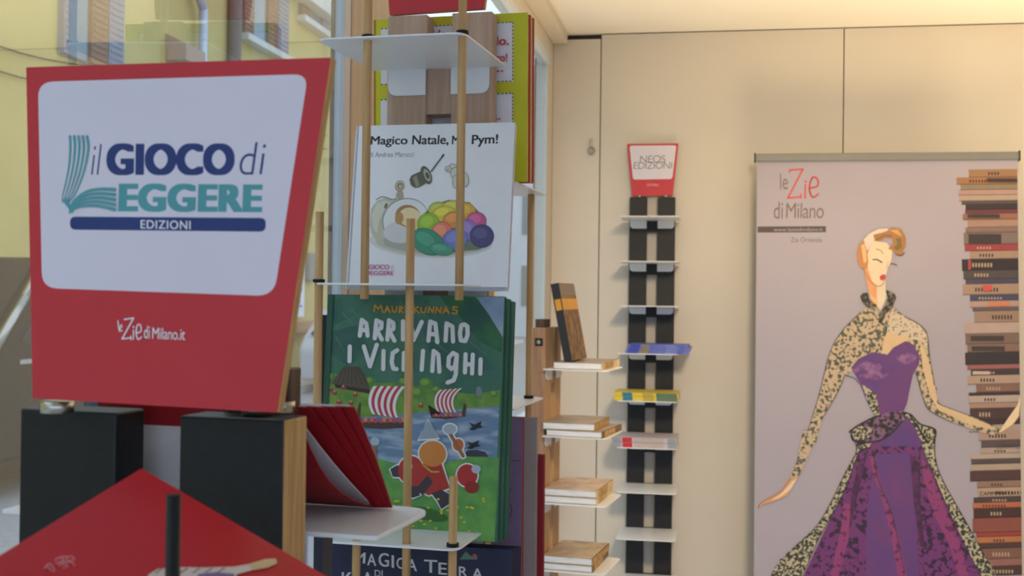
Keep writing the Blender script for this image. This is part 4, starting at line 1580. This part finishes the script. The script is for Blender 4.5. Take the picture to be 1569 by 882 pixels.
# torso, arms
pr.conv = b5
pr.poly([(1410, 805), (1440, 790), (1480, 730), (1530, 660), (1600, 610), (1600, 650), (1540, 720), (1500, 770), (1440, 810), (1412, 822)], SKIN)
pr.curve([(1414, 822), (1460, 800), (1500, 772), (1540, 720)], 4, SHAD)
arm_r = [(690, 110), (650, 140), (600, 190), (550, 245), (500, 320), (470, 400), (450, 500), (415, 620), (375, 750), (330, 880), (400, 880), (420, 790), (450, 710), (520, 595), (560, 500), (600, 470), (640, 410), (720, 362), (800, 378), (820, 360), (900, 300), (940, 330), (962, 480), (985, 540), (1004, 620), (1040, 690), (1160, 752), (1270, 792), (1410, 832), (1445, 790), (1400, 778), (1290, 728), (1100, 658), (1085, 630), (1060, 500), (1040, 390), (1024, 250), (980, 208), (900, 165), (835, 110), (790, 150), (760, 180), (740, 110)]
pr.poly(arm_r, LACE)
pr.poly([(820, 130), (900, 170), (980, 212), (1020, 260), (1032, 380), (1000, 300), (930, 290), (860, 300), (800, 250)], LACE3)
pr.poly([(800, 250), (930, 285), (900, 305), (820, 362), (800, 376), (770, 366), (780, 300)], C(218, 186, 146))
pr.poly([(985, 300), (1030, 400), (1062, 540), (1090, 650), (1290, 735), (1400, 785), (1405, 800), (1270, 770), (1090, 690), (1040, 600), (1000, 450)], C(218, 188, 148))
pr.poly([(960, 480), (1000, 480), (1040, 640), (1090, 690), (1200, 740), (1190, 762), (1050, 694), (1004, 620)], LACE)
for st in ([(900, 165), (980, 208), (1024, 260), (1040, 390), (1060, 505)], [(1085, 630), (1102, 658), (1290, 728), (1400, 778)], [(965, 480), (1004, 620), (1040, 690), (1160, 752)], [(655, 140), (550, 245), (480, 370), (415, 620), (335, 870)],
           [(560, 500), (520, 595), (440, 730)], [(560, 490), (620, 510), (640, 540)], [(1075, 560), (1078, 575)]):
    pr.curve(st, 5, OUT, 3)
pr.poly([(600, 450), (640, 400), (720, 362), (802, 378), (835, 338), (900, 303), (945, 320), (985, 385), (980, 430), (945, 490), (930, 560), (912, 650), (890, 700), (880, 752), (800, 800), (730, 720), (690, 640), (640, 520)], PUR)
pr.poly([(610, 460), (680, 412), (760, 430), (810, 490), (760, 520), (690, 510), (640, 500)], M('bodice_pink', (150, 104, 152), .55, second=(96, 56, 122), scale=50, detail=3))
pr.poly([(850, 384), (920, 362), (972, 390), (950, 420), (900, 432), (860, 410)], M('bodice_pink'
        , (150, 104, 152)))
pr.poly([(690, 640), (730, 720), (800, 800), (760, 720), (740, 600), (660, 540)], LACE2)
pr.poly([(590, 800), (640, 772), (730, 722), (800, 700), (890, 690), (882, 760), (800, 832), (740, 862), (630, 890), (610, 850)], M('peplum_lace', (128, 92, 128), .55, second=(44, 40, 40), scale=70, detail=3, lo=.46, hi=.54))
pr.poly([(600, 806), (650, 776), (720, 790), (700, 840), (640, 862), (612, 840)], LACE2)
pr.poly([(885, 700), (930, 712), (980, 760), (1040, 790), (1072, 800), (1055, 890), (1010, 890), (960, 800), (900, 760)], LACE2)
pr.poly([(880, 745), (920, 730), (965, 800), (1000, 890), (740, 890), (800, 835)], PUR)
for st in ([(590, 810), (640, 772), (740, 720)], [(600, 830), (625, 862), (740, 862), (820, 822), (885, 750)], [(890, 700), (935, 714), (985, 765), (1070, 798), (1060, 870)], [(930, 720), (985, 800), (1030, 870)]):
    pr.curve(st, 9, C(44, 42, 40))
# left forearm and hand
pr.conv = b6
pr.poly([(330, -5), (418, -5), (372, 110), (314, 240), (292, 262), (256, 262), (296, 170)], LACE)
pr.poly([(256, 262), (304, 256), (270, 310), (240, 362), (185, 388), (110, 408), (82, 432), (92, 404), (140, 374), (205, 336)], SHAD)
pr.poly([(270, 280), (298, 264), (262, 325), (200, 372), (150, 390), (215, 345)], SKIN)
pr.curve([(262, 262), (205, 338), (140, 376), (90, 408), (80, 432)], 4, C(150, 96, 70))
# neck, collar, head
pr.conv = b5
pr.poly([(690, -60), (790, -90), (795, 40), (785, 90), (760, 125), (735, 100), (705, 60)], C(232, 184, 132))
pr.poly([(740, -60), (790, -60), (795, 60), (765, 130), (750, 110)], C(226, 208, 184))
COL = M('collar_lace', (126, 116, 96), .55, second=(48, 48, 44), scale=90, detail=2, lo=.42, hi=.52)
pr.poly([(650, 50), (665, 34), (692, 30), (702, 70), (745, 102), (725, 132), (690, 112), (662, 84)], COL)
pr.poly([(793, 14), (845, 36), (852, 60), (832, 110), (796, 150), (770, 200), (752, 200), (754, 150), (786, 110), (806, 60)], COL)
pr.conv = b4
pr.poly([(684, 640), (700, 590), (730, 545), (800, 555), (830, 600), (826, 640), (820, 668), (806, 692), (792, 745), (776, 786), (745, 798), (714, 772), (694, 710)], SKIN)
pr.poly([(668, 690), (690, 640), (694, 700), (716, 772), (745, 798), (738, 870), (700, 840)], C(226, 160, 112))
pr.poly([(700, 505), (752, 478), (806, 476), (800, 500), (740, 520), (720, 560), (690, 600), (664, 590), (672, 535)], C(226, 206, 190))
pr.poly([(646, 560), (672, 545), (688, 600), (696, 660), (690, 700), (655, 700), (636, 660), (632, 616)], C(196, 134, 84))
pr.poly([(655, 570), (676, 560), (684, 610), (686, 660), (670, 670)], C(232, 186, 132))
pr.poly([(724, 510), (770, 500), (808, 486), (830, 470), (880, 480), (907, 530), (905, 575), (888, 604), (895, 622), (858, 626), (836, 602), (806, 588), (836, 560), (830, 530), (795, 526), (750, 548), (728, 532)], C(170, 120, 72))
pr.poly([(815, 484), (862, 482), (886, 520), (862, 512), (840, 500)], C(214, 160, 104))
pr.poly([(846, 530), (880, 530), (884, 580), (856, 600), (838, 584), (860, 560)], C(128, 104, 66))
pr.curve([(740, 540), (790, 515), (830, 520)], 5, C(120, 86, 54))
pr.curve([(850, 620), (880, 626), (898, 612)], 5, C(90, 78, 56))
pr.curve([(722, 650), (745, 650), (772, 666)], 7, C(84, 80, 70))
pr.curve([(820, 672), (838, 674), (856, 682)], 5, C(96, 80, 70))
pr.curve([(740, 590), (765, 600), (778, 616)], 4, C(150, 110, 80))
pr.curve([(806, 660), (800, 690), (792, 700)], 3, C(196, 140, 104))
pr.poly([(760, 742), (776, 732), (792, 734), (788, 760), (770, 768), (760, 758)], C(196, 70, 84))
pr.curve([(668, 690), (700, 760), (745, 798), (776, 786), (794, 740)], 4, C(170, 116, 84))
mb.build('banner_sheet', ban)
mb = MB()
rt, rb = ban_fr.px(1157, 236)[1], ban_fr.px(1160, 248)[1]
mb.box(ban_fr, aL - .006, aR + .004, rb, rt, -.008, .008, STEEL if False else M('grey_rail', (128, 128, 126), .4, .1))
rail = mb.build('top_rail', ban, bevel=.003)
for a in (aL - .009, aR + .003):
    mb = MB()
    mb.box(ban_fr, a, a + .004, rb - .003, rt + .003, -.01, .01, M('dark_cap', (60, 64, 62), .5))
    mb.build('end_cap', rail, root=ban, bevel=.001)
mb = MB()
bz = ban_fr.pt((aL + aR) / 2, foot_v, 0)
bf_ = Fr((bz.x, bz.y, 0), YAW)
hw = (aR - aL) / 2
mb.box(bf_, -hw - .01, hw + .01, .015, .1, -.05, .05, M('grey_rail', (176, 172, 160)))
for a in (-hw * .7, hw * .7):
    mb.box(bf_, a - .02, a + .02, 0, .015, -.16, .16, M('grey_rail', (176, 172, 160)))
mb.build('base', ban, bevel=.004)
mb = MB()
mb.tube(bf_.pt(0, .1, -.03), ban_fr.pt((aL + aR) / 2, (rb + rt) / 2, -.02), .008, STEEL)
mb.build('pole', ban)

# ------------------------------------------------------------------ hook on the wall panel
hk = RP(906, 228, (0, YF - .004, 0), Vector((0, 1, 0)))
hook = thing('wall_hook', hk, 'small grey metal ring hook on the cream panel near the corner', 'hook')
mb = MB()
hf = Fr(hk, YAW)
mb.tube(hf.pt(-.001, .032, 0), hf.pt(-.001, .008, .004), .003, STEEL, 10)
mb.box(hf, -.006, .004, .012, .036, -.004, -.001, STEEL)
mb.build('shank', hook, bevel=.001)
mb = MB()
pts = [hf.pt(.001 + .009 * math.sin(t * math.pi / 8), -.006 - .011 * math.cos(t * math.pi / 8), .006) for t in range(17)]
mb.path(pts, .0035, STEEL, 8)
mb.build('ring', hook)

# ------------------------------------------------------------------ ceiling spotlights in front of the far wall (unseen, added above the frame so that their shadows fall on the wall)
LP = Vector((0.85, 0.9, 2.36))
for px_, lab in ((1090, 'unseen white spotlight above the small red sign, added to shade the wall'), (1330, 'unseen white spotlight above the roll-up banner, added to shade the wall')):
    wq = RP(px_, 120, (0, YF, 0), Vector((0, 1, 0)))
    c = LP + (Vector((wq.x, YF, 0)) - LP) * (1.1 / (YF - .9))
    sp_ = thing('shadow_spotlight', (c.x, c.y, CEILZ), lab, 'lamp', 'unseen shadow spotlights')
    mb = MB()
    mb.tube((c.x, c.y, CEILZ), (c.x, c.y, CEILZ - .02), .05, SHELF, 24)
    mb.build('mount', sp_)
    mb = MB()
    mb.tube((c.x, c.y, CEILZ - .02), (c.x, c.y, CEILZ - .10), .008, SHELF, 12)
    mb.build('stem', sp_)
    mb = MB()
    mb.tube((c.x, c.y, CEILZ - .09), (c.x, c.y - .03, CEILZ - .25), .038, SHELF, 24, .052, RUBBER)
    mb.build('lamp_head', sp_)
